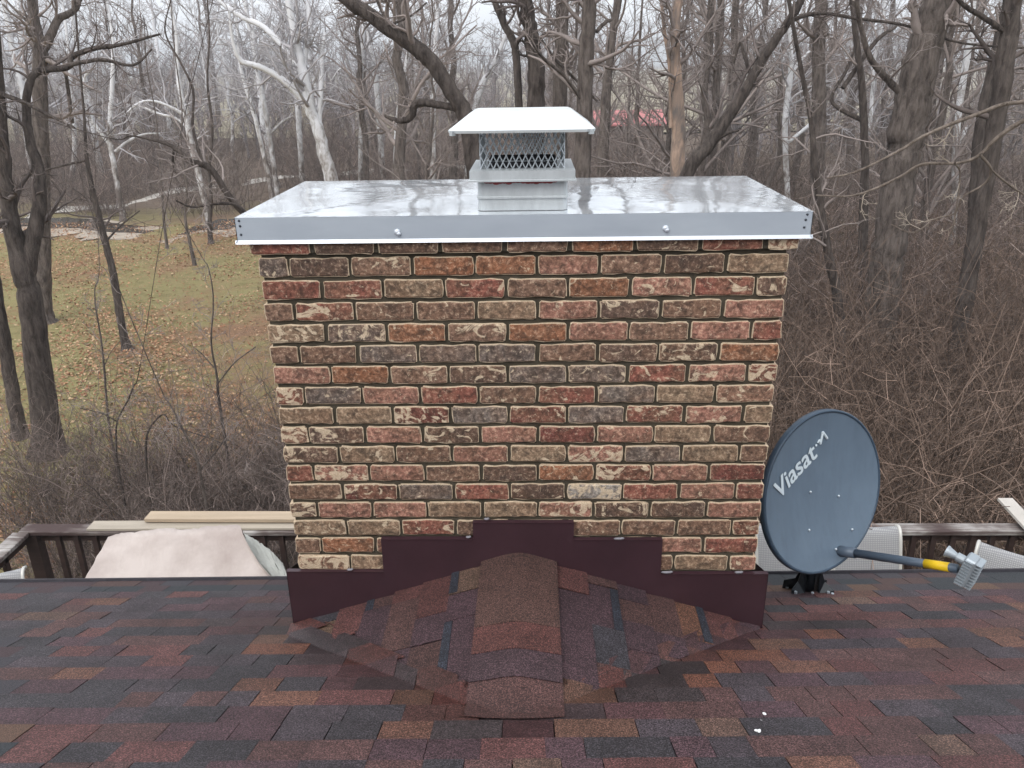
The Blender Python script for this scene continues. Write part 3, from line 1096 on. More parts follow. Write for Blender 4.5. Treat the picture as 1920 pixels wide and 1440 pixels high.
ms['kind'] = 'stuff'
q = BM()
rr_ = [[(x, y, FZ + z) for x, y in rounded_rect(FLX, FLY, 0.11, 0.11, 0.02)] for z in (0.030, 0.055)]
V, fs = loft(rr_, False)
obj('flue_rim', mesh_np('flue_rim', V, fs, M['darkmesh']), rcap)


def octo(cx, cy, hx, hy, c):
    return [(cx + hx, cy + hy - c), (cx + hx - c, cy + hy), (cx - hx + c, cy + hy), (cx - hx, cy + hy - c), (cx - hx, cy - hy + c), (cx - hx + c, cy - hy), (cx + hx - c, cy - hy), (cx + hx, cy - hy + c)]


HZ = MZ1 + 0.002
hr = []
for (z, hx, hy, c) in ((-0.008, 0.222, 0.222, 0.030), (0.0, 0.224, 0.224, 0.030), (0.045, 0.162, 0.124, 0.012), (0.049, 0.150, 0.112, 0.010)):
    hr.append([(x, y, HZ + z) for x, y in octo(FLX, FLY, hx, hy, c)])
V, fs = loft(hr)
obj('hood', mesh_np('hood', V, fs, M['hood']), rcap)
for sx in (-1, 1):
    for sy in (-1, 1):
        BM().box((FLX + sx * 0.210, FLY + sy * 0.208, HZ - 0.008), (0.014, 0.012, 0.014), Matrix.Rotation(math.radians(45), 3, 'Z')).build('hood_corner', M['steel'], rcap)

# ------------------------------------------------------------------ satellite dish on the roof
k = NB('dish_blue_grey')
dv = k.tc()
dn_ = k.noise(dv, 5, 4, 0.6)
cl = k.ramp(dn_, [(0.3, s2l(98, 114, 130)), (0.7, s2l(106, 123, 139))])
streak = k.ramp(k.noise(k.vscale(dv, (30, 30, 1.5)), 1.0, 4, 0.7), [(0.45, 1.0), (0.75, 0.88)])
cl = k.mix(1.0, cl, streak, 'MULTIPLY')
stain = k.ramp(k.noise(k.vadd(dv, (0.05, 0.02, 0.3)), 6, 5, 0.7), [(0.62, 0.0), (0.78, 0.25)])
M['dish'] = k.out(k.mix(stain, cl, s2l(150, 166, 182)), 0.42, 0, 0.5)
M['dish_dark'] = simple('dish_rim_dark', s2l(60, 76, 92), 0.4, 0, 0.1, 6)
M['mount'] = simple('mount_black', s2l(26, 32, 38), 0.3, 0.3, 0.2, 10)
M['arm'] = simple('arm_grey', s2l(82, 94, 108), 0.4, 0.1, 0.08, 8)
M['letter'] = simple('white_lettering', s2l(214, 226, 232), 0.5, 0, 0.02, 8)
M['bolt'] = simple('bolt_zinc', s2l(205, 214, 222), 0.3, 0.5, 0.05, 30)
M['yellow'] = simple('yellow_label', s2l(226, 188, 28), 0.5, 0, 0.1, 20)
M['alu'] = simple('cast_aluminium', s2l(160, 168, 174), 0.45, 0.4, 0.08, 12)
DN = np.array([0.5007, -0.8364, 0.2232])
DN /= np.linalg.norm(DN)
DD = 3.62
dd_ = ray(1546.4, 923.3)
DC = CAM + dd_ / np.linalg.norm(dd_) * DD
DR = 0.3255 * DD / 3.5
DU = np.cross((0, 0, 1), DN)
DU /= np.linalg.norm(DU)
DW = np.cross(DN, DU)


def dish_uv(x, y):
    """pixel -> coordinates on the dish's rim plane"""
    d = ray(x, y)
    t = ((DC - CAM) @ DN) / (d @ DN)
    p = CAM + d * t - DC
    return p @ DU, p @ DW


SAG = 0.040


def dish_pt(a, b, off=0.0):
    r2 = (a * a + b * b) / DR ** 2
    return DC + DU * a + DW * b + DN * (SAG * (r2 - 1) + off)


mast = None
base_px = (1515, 1112)
d = ray(*base_px)
t = (ZR - SL * CAM[1] - CAM[2]) / (d[2] + SL * d[1])
MB_ = CAM + d * t
dish = thing('satellite_dish', 'blue grey satellite dish with white lettering bolted on the roof beside the chimney', 'dish', tuple(MB_))
IM = -MB_
nr, na = 12, 64
V, F = [], []
for i in range(nr + 1):
    r = DR * i / nr
    for j in range(na):
        a = 2 * math.pi * j / na
        V.append(dish_pt(r * math.cos(a), r * math.sin(a)) + IM)
for i in range(nr):
    for j in range(na):
        F.append((i * na + j, i * na + (j + 1) % na, (i + 1) * na + (j + 1) % na, (i + 1) * na + j))
refl = obj('reflector', mesh_np('reflector', np.array(V), [np.array(F)], M['dish'], True), dish)
# rolled rim
ring, rad = [], []
V, F = [], []
prof = [(DR - 0.003, 0.002), (DR + 0.004, 0.004), (DR + 0.009, 0.0), (DR + 0.010, -0.022), (DR + 0.006, -0.026), (DR - 0.001, -0.020)]
for (r, o_) in prof:
    for j in range(na):
        a = 2 * math.pi * j / na
        V.append(DC + IM + DU * r * math.cos(a) + DW * r * math.sin(a) + DN * o_)
m_ = len(prof)
for i in range(m_):
    for j in range(na):
        F.append((i * na + j, i * na + (j + 1) % na, ((i + 1) % m_) * na + (j + 1) % na, ((i + 1) % m_) * na + j))
obj('rim', mesh_np('rim', np.array(V), [np.array(F)], M['dish_dark'], True), dish)
# back shell of the reflector
V, F = [], []
for i in range(7):
    r = (DR - 0.002) * i / 6
    for j in range(na):
        a = 2 * math.pi * j / na
        V.append(dish_pt(r * math.cos(a), r * math.sin(a), -0.006) + IM)
for i in range(6):
    for j in range(na):
        F.append((i * na + j, (i + 1) * na + j, (i + 1) * na + (j + 1) % na, i * na + (j + 1) % na))
obj('back_shell', mesh_np('back_shell', np.array(V), [np.array(F)], M['dish_dark'], True), dish)
for (x, y) in ((1533, 926), (1584, 933), (1527, 997), (1602, 994), (1571, 1031)):
    a, b = dish_uv(x, y)
    p = dish_pt(a, b, 0.003) + IM
    BM().sphere(p, 0.0055, (1, 1, 1), 10, 6).build('bolt', M['bolt'], refl, None, True)
# lettering: flat print lying on the dish
tcv = bpy.data.curves.new('lettering', 'FONT')
tcv.body = 'Viasat'
tcv.size = 1.0
tcv.shear = 0.22
tcv.offset = 0.0
tmp = bpy.data.objects.new('lettering_tmp', tcv)
col.objects.link(tmp)
dg = bpy.context.evaluated_depsgraph_get()
tme = bpy.data.meshes.new_from_object(tmp.evaluated_get(dg))
bpy.data.objects.remove(tmp)
co = np.array([v.co[:] for v in tme.vertices])
co -= co.min(0)
wd, ht = co[:, 0].max(), co[:, 1].max()
P0 = np.array(dish_uv(1471, 936))
P1 = np.array(dish_uv(1545, 857))
PT = np.array(dish_uv(1457, 918))
ex_v, ey_v = (P1 - P0) / wd, (PT - P0) / ht * 1.36
tf = [tuple(p.vertices) for p in tme.polygons]
lv, lf = [], []
for kk, (ox, oy) in enumerate(((0, 0), (0.034, 0), (0.0, 0.03), (0.034, 0.03))):     # a bold face: four passes of print
    for c in co:
        q_ = P0 + ex_v * (c[0] + ox) + ey_v * (c[1] + oy)
        lv.append(dish_pt(q_[0], q_[1], 0.004 + 0.0003 * kk) + IM)
    lf += [tuple(i + kk * len(co) for i in f) for f in tf]
lme = bpy.data.meshes.new('lettering')
lme.from_pydata([tuple(p) for p in lv], [], lf)
lme.materials.append(M['letter'])
bpy.data.meshes.remove(tme)
obj('lettering', lme, refl)
# the wave mark after the name: two dots growing into a zigzag stroke
q = BM()
for (x, y, r) in ((1533, 843, 0.004), (1538.5, 836.5, 0.0055)):
    a, b = dish_uv(x, y)
    p = dish_pt(a, b, 0.0035) + IM
    q.cyl(p, p + DN * 0.001, r, r, 10)
zig = [(1541, 832), (1543.5, 826), (1546.5, 834), (1548, 811), (1557.5, 823)]
zw = [0.005, 0.006, 0.007, 0.009, 0.010]
for i in range(len(zig) - 1):
    pa = np.array(dish_uv(*zig[i]))
    pb = np.array(dish_uv(*zig[i + 1]))
    q.cyl(dish_pt(*pa, 0.0035) + IM, dish_pt(*pb, 0.0035) + IM, zw[i] * 0.62, zw[i + 1] * 0.62, 8)
wv = q.build('wave_mark', M['letter'], refl)
# mount: foot plate, fins, mast
zax = Vector(uv_n)
Rm = ROOFM
q = BM()
q.box((0, 0, 0.006), (0.20, 0.13, 0.006), Rm)
q.build('foot_plate', M['mount'], dish)
q = BM()
top = Vector(DC + IM) - Vector(DN) * 0.07 + Vector((0, 0, -0.06))
q.cyl((0, 0, 0.0), (0, 0.01, 0.20), 0.024, 0.024, 16)
q.cyl((0, 0.01, 0.20), top, 0.024, 0.024, 16)
q.build('mast', M['mount'], dish, None, True)
for sx in (-1, 1):
    q = BM()
    q.poly_prism([(sx * 0.03, -0.045, 0.025), (sx * 0.095, -0.055, 0.03), (sx * 0.095, -0.05, 0.05), (sx * 0.06, -0.02, 0.075), (sx * 0.034, 0.0, 0.16), (sx * 0.028, 0.0, 0.16)], (0, 0.004, 0))
    q.poly_prism([(sx * 0.03, -0.045, 0.02), (sx * 0.03, 0.045, -0.015), (sx * 0.03, 0.0, 0.17), (sx * 0.03, -0.012, 0.17)], (sx * 0.004, 0, 0))
    q.poly_prism([(sx * 0.03, 0.04, -0.012), (sx * 0.1, 0.055, -0.02), (sx * 0.098, 0.05, 0.035), (sx * 0.055, 0.03, 0.06), (sx * 0.03, 0.01, 0.15)], (0, 0.004, 0))
    q.build('bracket', M['mount'], dish)
q = BM()
bk = Vector(DC + IM) - Vector(DN) * 0.075
q.box(bk, (0.16, 0.05, 0.2), Matrix((DU, -DN, DW)).transposed(), 0.008)
q.build('back_bracket', M['mount'], dish)
for (x, y, z) in ((-0.075, -0.05, 0.045), (0.07, -0.05, 0.045), (0.0, -0.05, 0.04), (-0.08, 0.05, 0.0), (0.085, -0.06, 0.043)):
    BM().cyl((x, y, z - 0.012), (x, y, z), 0.007, 0.007, 6).build('bolt', M['bolt'], dish)
# feed arm
a_, b_ = dish_uv(1578, 1036)
AS = dish_pt(a_, b_, -0.03)
best = None
for tt in np.linspace(2.0, 4.5, 400):
    d = ray(1796, 1066)
    p = CAM + d / np.linalg.norm(d) * tt
    L_ = np.linalg.norm(p - AS)
    e = abs(L_ - 0.52) + (0 if tt < 3.6 else 10)
    if best is None or e < best[0]:
        best = (e, p)
AE = best[1]
ad = (AE - AS) / np.linalg.norm(AE - AS)
q = BM()
q.cyl(AS + IM, AS + IM + ad * 0.10, 0.024, 0.022, 16)
q.cyl(AS + IM + ad * 0.10, AE + IM, 0.0175, 0.0165, 16)
arm = q.build('feed_arm', M['arm'], dish, None, True)
q = BM()
L_ = np.linalg.norm(AE - AS)
q.cyl(AS + IM + ad * (L_ - 0.125), AS + IM + ad * (L_ - 0.03), 0.0182, 0.0178, 16)
q.build('warning_label', M['yellow'], arm, None, True)
# transceiver: finned box at the end of the arm, horn looking back at the dish
hdir = (DC + DW * -0.02 - AE)
hdir /= np.linalg.norm(hdir)
tz = np.cross(hdir, (0, 0, 1.0))
tz /= np.linalg.norm(tz)
tu = np.cross(tz, hdir)
Rb = Matrix((tz, hdir, tu)).transposed()     # box axes: width, depth towards the dish, height
BC_ = Vector(AE + IM) + Vector(ad) * 0.035 - Vector(hdir) * 0.0
q = BM()
q.box(BC_, (0.064, 0.042, 0.122), Rb, 0.006)
tria = q.build('transceiver', M['alu'], dish)
for i in range(9):
    q = BM()
    zc = (-0.068 + i * 0.017) * 0.86
    q.box(BC_ + Rb @ Vector((0, -0.029, zc * 0.92)), (0.064, 0.020, 0.0035), Rb)
    q.build('fin', M['alu'], tria)
for i in range(9):
    zc = (-0.066 + i * 0.0165) * 0.86
    for sx in (-1, 1):
        BM().box(BC_ + Rb @ Vector((sx * 0.035, 0.004, zc * 0.92)), (0.008, 0.028, 0.0035), Rb).build('fin', M['alu'], tria)
q = BM()
hb = BC_ + Rb @ Vector((0, 0.020, 0.030))
q.cyl(hb, hb + Rb @ Vector((0, 0.03, 0)), 0.018, 0.018, 16)
q.cyl(hb + Rb @ Vector((0, 0.03, 0)), hb + Rb @ Vector((0, 0.062, 0)), 0.012, 0.021, 20)
q.cyl(hb + Rb @ Vector((0, 0.062, 0)), hb + Rb @ Vector((0, 0.07, 0)), 0.023, 0.023, 20)
q.build('feed_horn', M['alu'], dish)

# ------------------------------------------------------------------ deck behind the house
DZ = 1.4                                     # deck floor
RZ = 2.3                                     # rail top
RY = 3.58
M['deckwood'] = simple('deck_wood_dark', s2l(62, 48, 44), 0.75, 0, 0.25, 4, 0.3, 40, 0.004, 0.3, (0.3, 4, 4))
k = NB('weathered_rail')
rv_ = k.vscale(k.tc(), (0.5, 6, 6))
rn = k.noise(rv_, 4, 6, 0.75, 0.5)
sx_ = k.n('ShaderNodeSeparateXYZ')
k.set(sx_.inputs[0], k.tc())
wn_ = k.noise(k.tc(), 1.1, 4, 0.6)
ff = k.math('ADD', k.math('MULTIPLY', rn, 0.5), wn_)
M['rail'] = k.out(k.ramp(ff, [(0.66, s2l(70, 54, 52)), (0.76, s2l(108, 98, 94)), (0.90, s2l(184, 180, 176))]), 0.8)
M['plank'] = simple('new_lumber', s2l(178, 160, 138), 0.75, 0, 0.14, 3, 0.2, 40, 0.003, 0.3, (0.4, 7, 7))
M['plank_grey'] = simple('pale_lumber', s2l(172, 162, 148), 0.8, 0, 0.14, 3, 0.2, 40, 0.003, 0.3, (0.4, 7, 7))
M['plank_white'] = simple('white_board', s2l(196, 190, 182), 0.7, 0, 0.06, 3)
deck = thing('deck', 'dark brown wooden deck behind the house', 'deck', (0, 0, 0))
for i in range(18):
    yb = 1.2 + i * 0.145
    BM().box((0.4, yb, DZ - 0.02), (10.6, 0.138, 0.04)).build('board', M['deckwood'], deck)
for x in (-4.5, -1.5, 1.5, 4.5):
    BM().box((x, 3.4, (DZ - 0.05) / 2), (0.14, 0.14, DZ - 0.05)).build('support_post', M['deckwood'], deck)
rail = thing('deck_railing', 'weathered brown wooden deck railing with square balusters', 'railing', (0, RY, DZ))
XL, XR = -4.55, 5.6
q = BM()
q.box(((XL + XR) / 2, 0, RZ - DZ - 0.02), (XR - XL, 0.145, 0.038), None, 0.004)
q.build('top_rail', M['rail'], rail)
q = BM()
q.box(((XL + XR) / 2, 0.01, RZ - DZ - 0.085), (XR - XL, 0.04, 0.085))
q.build('rail_support', M['deckwood'], rail)
q = BM()
q.box(((XL + XR) / 2, 0.01, 0.12), (XR - XL, 0.04, 0.085))
q.build('bottom_rail', M['deckwood'], rail)
q = BM()
q.box((XL + 0.03, -1.3, RZ - DZ - 0.02), (0.145, 2.45, 0.038), None, 0.004)
q.build('top_rail', M['rail'], rail)
q = BM()
q.box((XL + 0.03, -1.3, RZ - DZ - 0.085), (0.04, 2.45, 0.085))
q.build('rail_support', M['deckwood'], rail)
x = XL + 0.32
while x < XR:
    if not (-1.5 < x < 1.55):
        BM().box((x, -0.022, (RZ - DZ) / 2), (0.045, 0.04, RZ - DZ - 0.09)).build('baluster', M['deckwood'], rail)
    x += 0.168
for y in np.arange(-2.2, -0.2, 0.168):
    BM().box((XL + 0.03, y, (RZ - DZ) / 2), (0.04, 0.045, RZ - DZ - 0.09)).build('baluster', M['deckwood'], rail)
for x in (XL + 0.09, 0.0, 4.45):
    BM().box((x, -0.01, (RZ - DZ) / 2 - 0.05), (0.11, 0.10, RZ - DZ - 0.01)).build('post', M['deckwood'], rail)


def plank(name, label, c, size, rz, mat, tilt=0.0, group=None):
    q = BM()
    q.box((0, 0, 0), size, None, 0.003)
    o = q.build(name, mat)
    o.location = c
    o.rotation_euler = (0, tilt, rz)
    return tag(o, label, 'board', group)


pA = atZ(165, 991, RZ + 0.012)
plank('lumber_board', 'pale grey loose board lying flat on the railing, under a tan board', (pA[0] + 1.35, RY + 0.02, RZ + 0.0135), (2.7, 0.14, 0.024), 0.008, M['plank_grey'])
pB = atZ(262, 985, RZ + 0.06)
plank('lumber_board', 'long tan board on top of the pale board, reaching behind the chimney', (pB[0] + 1.5, RY + 0.09, RZ + 0.0555), (3.0, 0.14, 0.036), -0.006, M['plank'])
pC = atZ(1887, 938, RZ + 0.03)
for (pa, pb, dz, lb, sz, mt_) in (((1884, 936), (1940, 996), 0.05, 'short white board end sticking up over the railing corner', (0.13, 0.03), 'plank_white'),
                                  ((1912, 952), (1955, 998), 0.02, 'weathered grey board resting beside the white board on the railing', (0.09, 0.045), 'rail')):
    A_, B_ = atZ(*pa, RZ + dz + 0.03), atZ(*pb, RZ + dz)
    B_ = A_ + (B_ - A_) * 1.7
    d_ = B_ - A_
    plank('lumber_board', lb, tuple((A_ + B_) / 2), (float(np.linalg.norm(d_)), *sz), math.atan2(d_[1], d_[0]), M[mt_], math.asin(-d_[2] / np.linalg.norm(d_)))

# draped furniture cover
k = NB('cover_fabric')
cv_ = k.tc()
cf = k.noise(cv_, 2.2, 5, 0.65)
k.bump(k.noise(k.vscale(cv_, (3, 1, 0.6)), 2.2, 4, 0.6, 0.5), 0.35, 0.04)
M['cover'] = k.out(k.ramp(cf, [(0.3, s2l(172, 159, 153)), (0.6, s2l(198, 187, 181))]), 0.85, 0, 0.2)
M['tarp'] = simple('tarp_green_grey', s2l(190, 190, 182), 0.5, 0, 0.12, 5, 0.4, 6, 0.03)
YC = 3.02


def cloth(name, label, cat, top, foot, back, mat, seed, folds):
    """a cloth from a ridge line down to the floor in front and behind"""
    g = np.random.default_rng(seed)
    n, m = 40, 14
    T_ = resample(top, n)
    Fo = resample(foot, n)
    Bk = resample(back, n)
    rows = []
    ph = g.random(4) * 6
    for j in range(m):
        s = j / (m - 1)
        bulge = 0.10 * math.sin(s * math.pi)
        r = T_ * (1 - s) + Fo * s
        fold = folds * s ** 0.7 * (np.sin(np.linspace(0, 19, n) + ph[0]) + 0.6 * np.sin(np.linspace(0, 37, n) + ph[1]))
        tt_ = np.linspace(0, 1, n)
        fold = fold * (0.35 + 3.2 * tt_ ** 5 + 0.8 * (1 - tt_) ** 6)
        r = r + np.stack([0.4 * fold, -bulge * 0.6 + fold, 0 * fold - 0.05 * math.sin(s * math.pi)], 1)
        rows.append(r)
    rows2 = []
    for j in range(1, m):
        s = j / (m - 1)
        r = T_ * (1 - s) + Bk * s
        r[:, 1] += 0.05 * math.sin(s * math.pi)
        rows2.append(r)
    al = rows2[::-1] + rows
    V = np.concatenate(al)
    V += g.normal(size=V.shape) * 0.003
    kk = len(al)
    i = np.arange(kk * n).reshape(kk, n)
    F = np.stack([i[:-1, :-1], i[:-1, 1:], i[1:, 1:], i[1:, :-1]], -1).reshape(-1, 4)
    me = mesh_np(name, V, [F], mat, True)
    return tag(obj(name, me), label, cat)


tl = [atY(x, y, YC) for x, y in ((203, 1006), (225, 1000), (262, 996), (310, 990), (345, 993), (385, 988), (430, 984), (450, 985))]
ft = [atY(x, y, 2.55) for x, y in ((136, 1115), (190, 1122), (250, 1124), (310, 1124), (360, 1124), (420, 1122), (515, 1120), (580, 1112))]
bk_ = [np.array([p[0], 3.30, DZ + 0.25]) for p in tl]
tl[0] = tl[0]
cloth('furniture_cover', 'off white fabric cover draped over furniture on the deck', 'cover', tl, ft, bk_, M['cover'], 5, 0.02)
tl = [atY(x, y, YC + 0.10) for x, y in ((448, 994), (482, 1014), (512, 1036), (530, 1058))]
ft = [atY(x, y, 2.85) for x, y in ((530, 1118), (560, 1116), (580, 1110), (590, 1104))]
bk_ = [np.array([p[0], 3.4, DZ + 0.2]) for p in tl]
cloth('tarp', 'pale green tarp showing beside the off white furniture cover', 'tarp', tl, ft, bk_, M['tarp'], 9, 0.012)

# patio chairs
k = NB('sling_mesh')
wv_ = k.n('ShaderNodeTexWave', wave_type='BANDS', bands_direction='X')
k.set(wv_.inputs['Vector'], k.tc())
wv_.inputs['Scale'].default_value = 22
wv2 = k.n('ShaderNodeTexWave', wave_type='BANDS', bands_direction='Z')
k.set(wv2.inputs['Vector'], k.tc())
wv2.inputs['Scale'].default_value = 22
mm = k.math('MULTIPLY', wv_.outputs['Fac'], wv2.outputs['Fac'])
k.bump(mm, 0.4, 0.004)
M['sling'] = k.out(k.ramp(mm, [(0.1, s2l(140, 140, 142)), (0.6, s2l(172, 172, 172))]), 0.8)
M['chairframe'] = simple('chair_frame', s2l(206, 204, 198), 0.4, 0.2, 0.05, 6)


def chair(label, loc, rz, w):
    t = thing('patio_chair', label, 'chair', loc, rz, 'sling patio chairs on the deck')
    # local: faces -Y; z from the deck
    prof = resample([(-0.46, 0.40), (-0.30, 0.42), (0.0, 0.36), (0.10, 0.42), (0.20, 0.72), (0.30, 0.98), (0.36, 1.04), (0.42, 1.02)], 24)
    xs = np.linspace(-w / 2, w / 2, 7)
    V = np.array([(x, y, z - 0.02 * (1 - (2 * x / w) ** 2)) for y, z in prof for x in xs])
    i = np.arange(24 * 7).reshape(24, 7)
    F = np.stack([i[:-1, :-1], i[:-1, 1:], i[1:, 1:], i[1:, :-1]], -1).reshape(-1, 4)
    V2 = V + np.array([0, 0.004, -0.004])
    obj('sling', mesh_np('sling', np.vstack([V, V2]), [F, F[:, ::-1] + len(V)], M['sling'], True), t)
    for s in (-1, 1):
        x = s * (w / 2 + 0.012)
        V, F = tube_np([(x, y, z) for y, z in prof], np.full(24, 0.014), 8)
        obj('side_rail', mesh_np('side_rail', V, [F], M['chairframe'], True), t)
        q = BM()
        q.tube([(x + s * 0.02, -0.42, 0.0), (x + s * 0.02, -0.38, 0.62), (x + s * 0.02, 0.12, 0.64), (x + s * 0.012, 0.22, 0.70)], 0.016, 8)
        q.build('armrest', M['chairframe'], t)
        q = BM()
        q.tube([(x + s * 0.014, 0.30, 0.0), (x + s * 0.014, 0.06, 0.42)], 0.014, 8)
        q.build('leg', M['chairframe'], t)
    return t


chair('sling patio chair mostly hidden between the chimney and the dish', (2.18, 3.02, DZ), 0.06, 0.52)
chair('sling patio chair showing just right of the dish reflector', (2.80, 3.0, DZ), -0.03, 0.52)
chair('turned sling patio chair behind the dish transceiver', (3.66, 2.66, DZ), -0.6, 0.56)
chair('white edge of a patio chair in the far deck corner beside the corner post', (-4.33, 2.55, DZ - 0.16), 0.3, 0.5)

# ------------------------------------------------------------------ trees
def tree_obj(name, label, group, trunk, limbs, crown, mt, mtw, loc=(0, 0, 0)):
    root = thing(name, label, 'tree', loc, 0, group)
    obj('trunk', mesh_np('trunk', trunk[0], [trunk[1]], mt, True), root)
    for V, F in limbs:
        obj('limb', mesh_np('limb', V, [F], mt, True), root)
    if crown:
        V, F = merge(crown)
        obj('crown', mesh_np('crown', V, F, mtw, True), root)
    return root


def twigs(polys, g, dens=1.0, scale=1.0, levels=3, rmin=0.004, upb=0.05, ang=0.9, first=5):
    """polys: list of (P(n,3), R(n)); returns crown tube sets"""
    out = []
    for P, R in polys:
        L0 = np.linalg.norm(np.diff(P, axis=0), axis=1).sum()
        m1 = max(2, int(first * dens * L0 / 2.0))
        p1, r1, l1 = grow(P[None], R[None], m1, 0.9 * scale, 6, ang, 0.22, upb, g, 0.1, 0.42, 0.3, rmin * 1.6)
        out.append(tubes_np(p1, r1, 5))
        if levels >= 2:
            p2, r2, l2 = grow(p1, r1, 5, l1 * 0.62, 5, 0.85, 0.26, upb, g, 0.15, 0.6, 0.35, rmin * 1.2)
            out.append(tubes_np(p2, r2, 4))
            if levels >= 3:
                p3, r3, l3 = grow(p2, r2, 3, l2 * 0.6, 3, 0.8, 0.28, upb, g, 0.2, 0.65, 0.5, rmin)
                out.append(tubes_np(p3, r3, 3))
    return out


def px_path(pts, Y, dy=0.0):
    """[(x,y,w)...] in pixels at depth Y (+dy along the path) -> P, R"""
    P, R = [], []
    n = len(pts)
    for i, (x, y, w) in enumerate(pts):
        p = atY(x, y, Y + dy * i / max(1, n - 1))
        P.append(p)
        R.append(w / 2 / FPX * ((p - CAM) @ fw))
    return np.array(P), np.array(R)


def hero(name, label, Y, paths, mt, mtw, seed, dens=1.0, scale=1.5, base=True, levels=3, first=5, k=10, rmin=0.004):
    """first path is the trunk, listed from the lowest point upwards"""
    g = np.random.default_rng(seed)
    polys = []
    trunk = None
    limbs = []
    for i, pth in enumerate(paths):
        dy = 0.0
        if isinstance(pth, tuple):
            pth, dy = pth
        P, R = px_path(pth, Y, dy)
        if i == 0:
            if base:
                b = P[0].copy()
                lean = (P[1] - P[0])
                gz = float(ground_z(b[0], b[1]))
                if b[2] > gz + 0.05:
                    t_ = min(1.0, (b[2] - gz) / max(lean[2], 0.1))
                    foot = np.array([b[0] - lean[0] * t_ * 0.6, b[1], gz - 0.1])
                    P = np.vstack([foot, P])
                    R = np.concatenate([[R[0] * 1.25], R])
                else:
                    P[0][2] = gz - 0.1
            # carry the trunk on above the frame
            d = P[-1] - P[-2]
            d /= np.linalg.norm(d)
            d = d * 0.6 + np.array([0, 0, 0.4])
            for s in (1, 2, 3):
                P = np.vstack([P, P[-1] + d * 1.6 + g.normal(size=3) * 0.12])
                R = np.append(R, R[-1] * 0.78)
        n = max(14, 6 * len(P))
        Q = resample(np.column_stack([P, R]), n)
        Pn, Rn = Q[:, :3], np.maximum(Q[:, 3], 0.004)
        Rn = Rn * (1 + 0.025 * g.normal(size=n))
        Pn[1:-1] += g.normal(size=(n - 2, 3)) * Rn[1:-1, None] * 0.05
        if i == 0:
            Rn[0] *= 1.7
            Rn[1] *= 1.2
            trunk = tube_np(Pn, Rn, k)
        else:
            limbs.append(tube_np(Pn, Rn, max(6, k - 3)))
        polys.append((Pn[(n // 4 if i == 0 else 0):], Rn[(n // 4 if i == 0 else 0):]))
    cr_ = twigs(polys, g, dens, scale, levels, rmin, first=first)
    return tree_obj(name, label, None, trunk, limbs, cr_, mt, mtw)


# --- trees on the left, by the lawn
hero('bare_tree', 'twin stemmed dark tree at the lawn edge with a crooked black limb', 9.7,
     [[(92, 852, 52), (72, 690, 46), (56, 560, 42), (42, 505, 38), (22, 420, 30), (10, 330, 26), (2, 250, 24), (-6, 120, 20), (-14, 0, 18)],
      ([(48, 515, 34), (64, 440, 28), (74, 380, 25), (72, 320, 22), (56, 262, 18), (49, 205, 16), (55, 158, 14), (72, 134, 13), (128, 126, 11), (136, 106, 10), (180, 90, 9), (216, 86, 7), (300, 64, 4)], 0.9),
      ([(128, 122, 8), (190, 112, 7), (250, 122, 5), (285, 92, 3)], 0.5), ([(-4, 175, 10), (40, 190, 8), (90, 215, 6), (140, 240, 4)], -0.6)],
     M['bark_dark'], M['twig_dark'], 1, 0.8, 1.1)
hero('bare_tree', 'dark leaning trunk at the lawn edge, left of the twin stemmed tree', 10.3,
     [[(40, 830, 26), (18, 700, 24), (2, 600, 22), (-22, 460, 20), (-40, 300, 18)]], M['bark_dark'], M['twig_dark'], 2, 0.8, 1.0)
hero('bare_tree', 'slim dark bare tree standing alone on the lawn', 15.0,
     [[(241, 660, 24), (232, 630, 15), (222, 575, 14), (212, 512, 13), (198, 455, 12), (184, 400, 11), (170, 340, 9), (162, 290, 7), (158, 220, 5), (150, 130, 4)],
      ([(163, 300, 5), (120, 310, 4), (88, 318, 3), (40, 330, 2)], -0.5), ([(196, 455, 4), (230, 420, 3), (262, 395, 2)], 0.6)],
     M['bark_dark'], M['twig_dark'], 3, 0.7, 1.2)
hero('bare_tree', 'grey forked tree behind the crooked black limb', 17.5,
     [[(80, 560, 32), (78, 400, 30), (76, 250, 28), (74, 150, 26), (76, 95, 24), (68, 50, 17), (58, 0, 15)],
      ([(78, 100, 18), (95, 66, 16), (110, 36, 14), (138, 20, 12), (150, -4, 11)], 0.6), ([(78, 100, 8), (118, 130, 6), (128, 170, 7), (135, 230, 8)], 0.8), ([(70, 60, 6), (40, 30, 5), (10, 0, 4)], 0.5)],
     M['bark'], M['twig'], 4, 1.1, 1.6)
hero('bare_tree', 'small grey trunk standing in leaves at the back of the lawn beside the cap corner', 27.5,
     [[(395, 458, 11), (393, 420, 8), (396, 370, 7), (392, 320, 6), (398, 240, 5)]], M['bark_dark'], M['twig'], 5, 0.8, 1.2)
hero('bare_tree', 'thin leaning sapling near the back of the lawn', 24.0,
     [[(365, 496, 8), (355, 450, 6), (347, 405, 5), (350, 350, 4), (340, 280, 3)]], M['bark'], M['twig'], 6, 0.8, 1.1)
hero('bare_tree', 'reddish thin sapling at the creek end of the lawn', 26.6,
     [[(314, 468, 6), (308, 420, 5), (304, 360, 4), (300, 300, 3)]], M['bark'], M['twig'], 7, 0.7, 1.1)
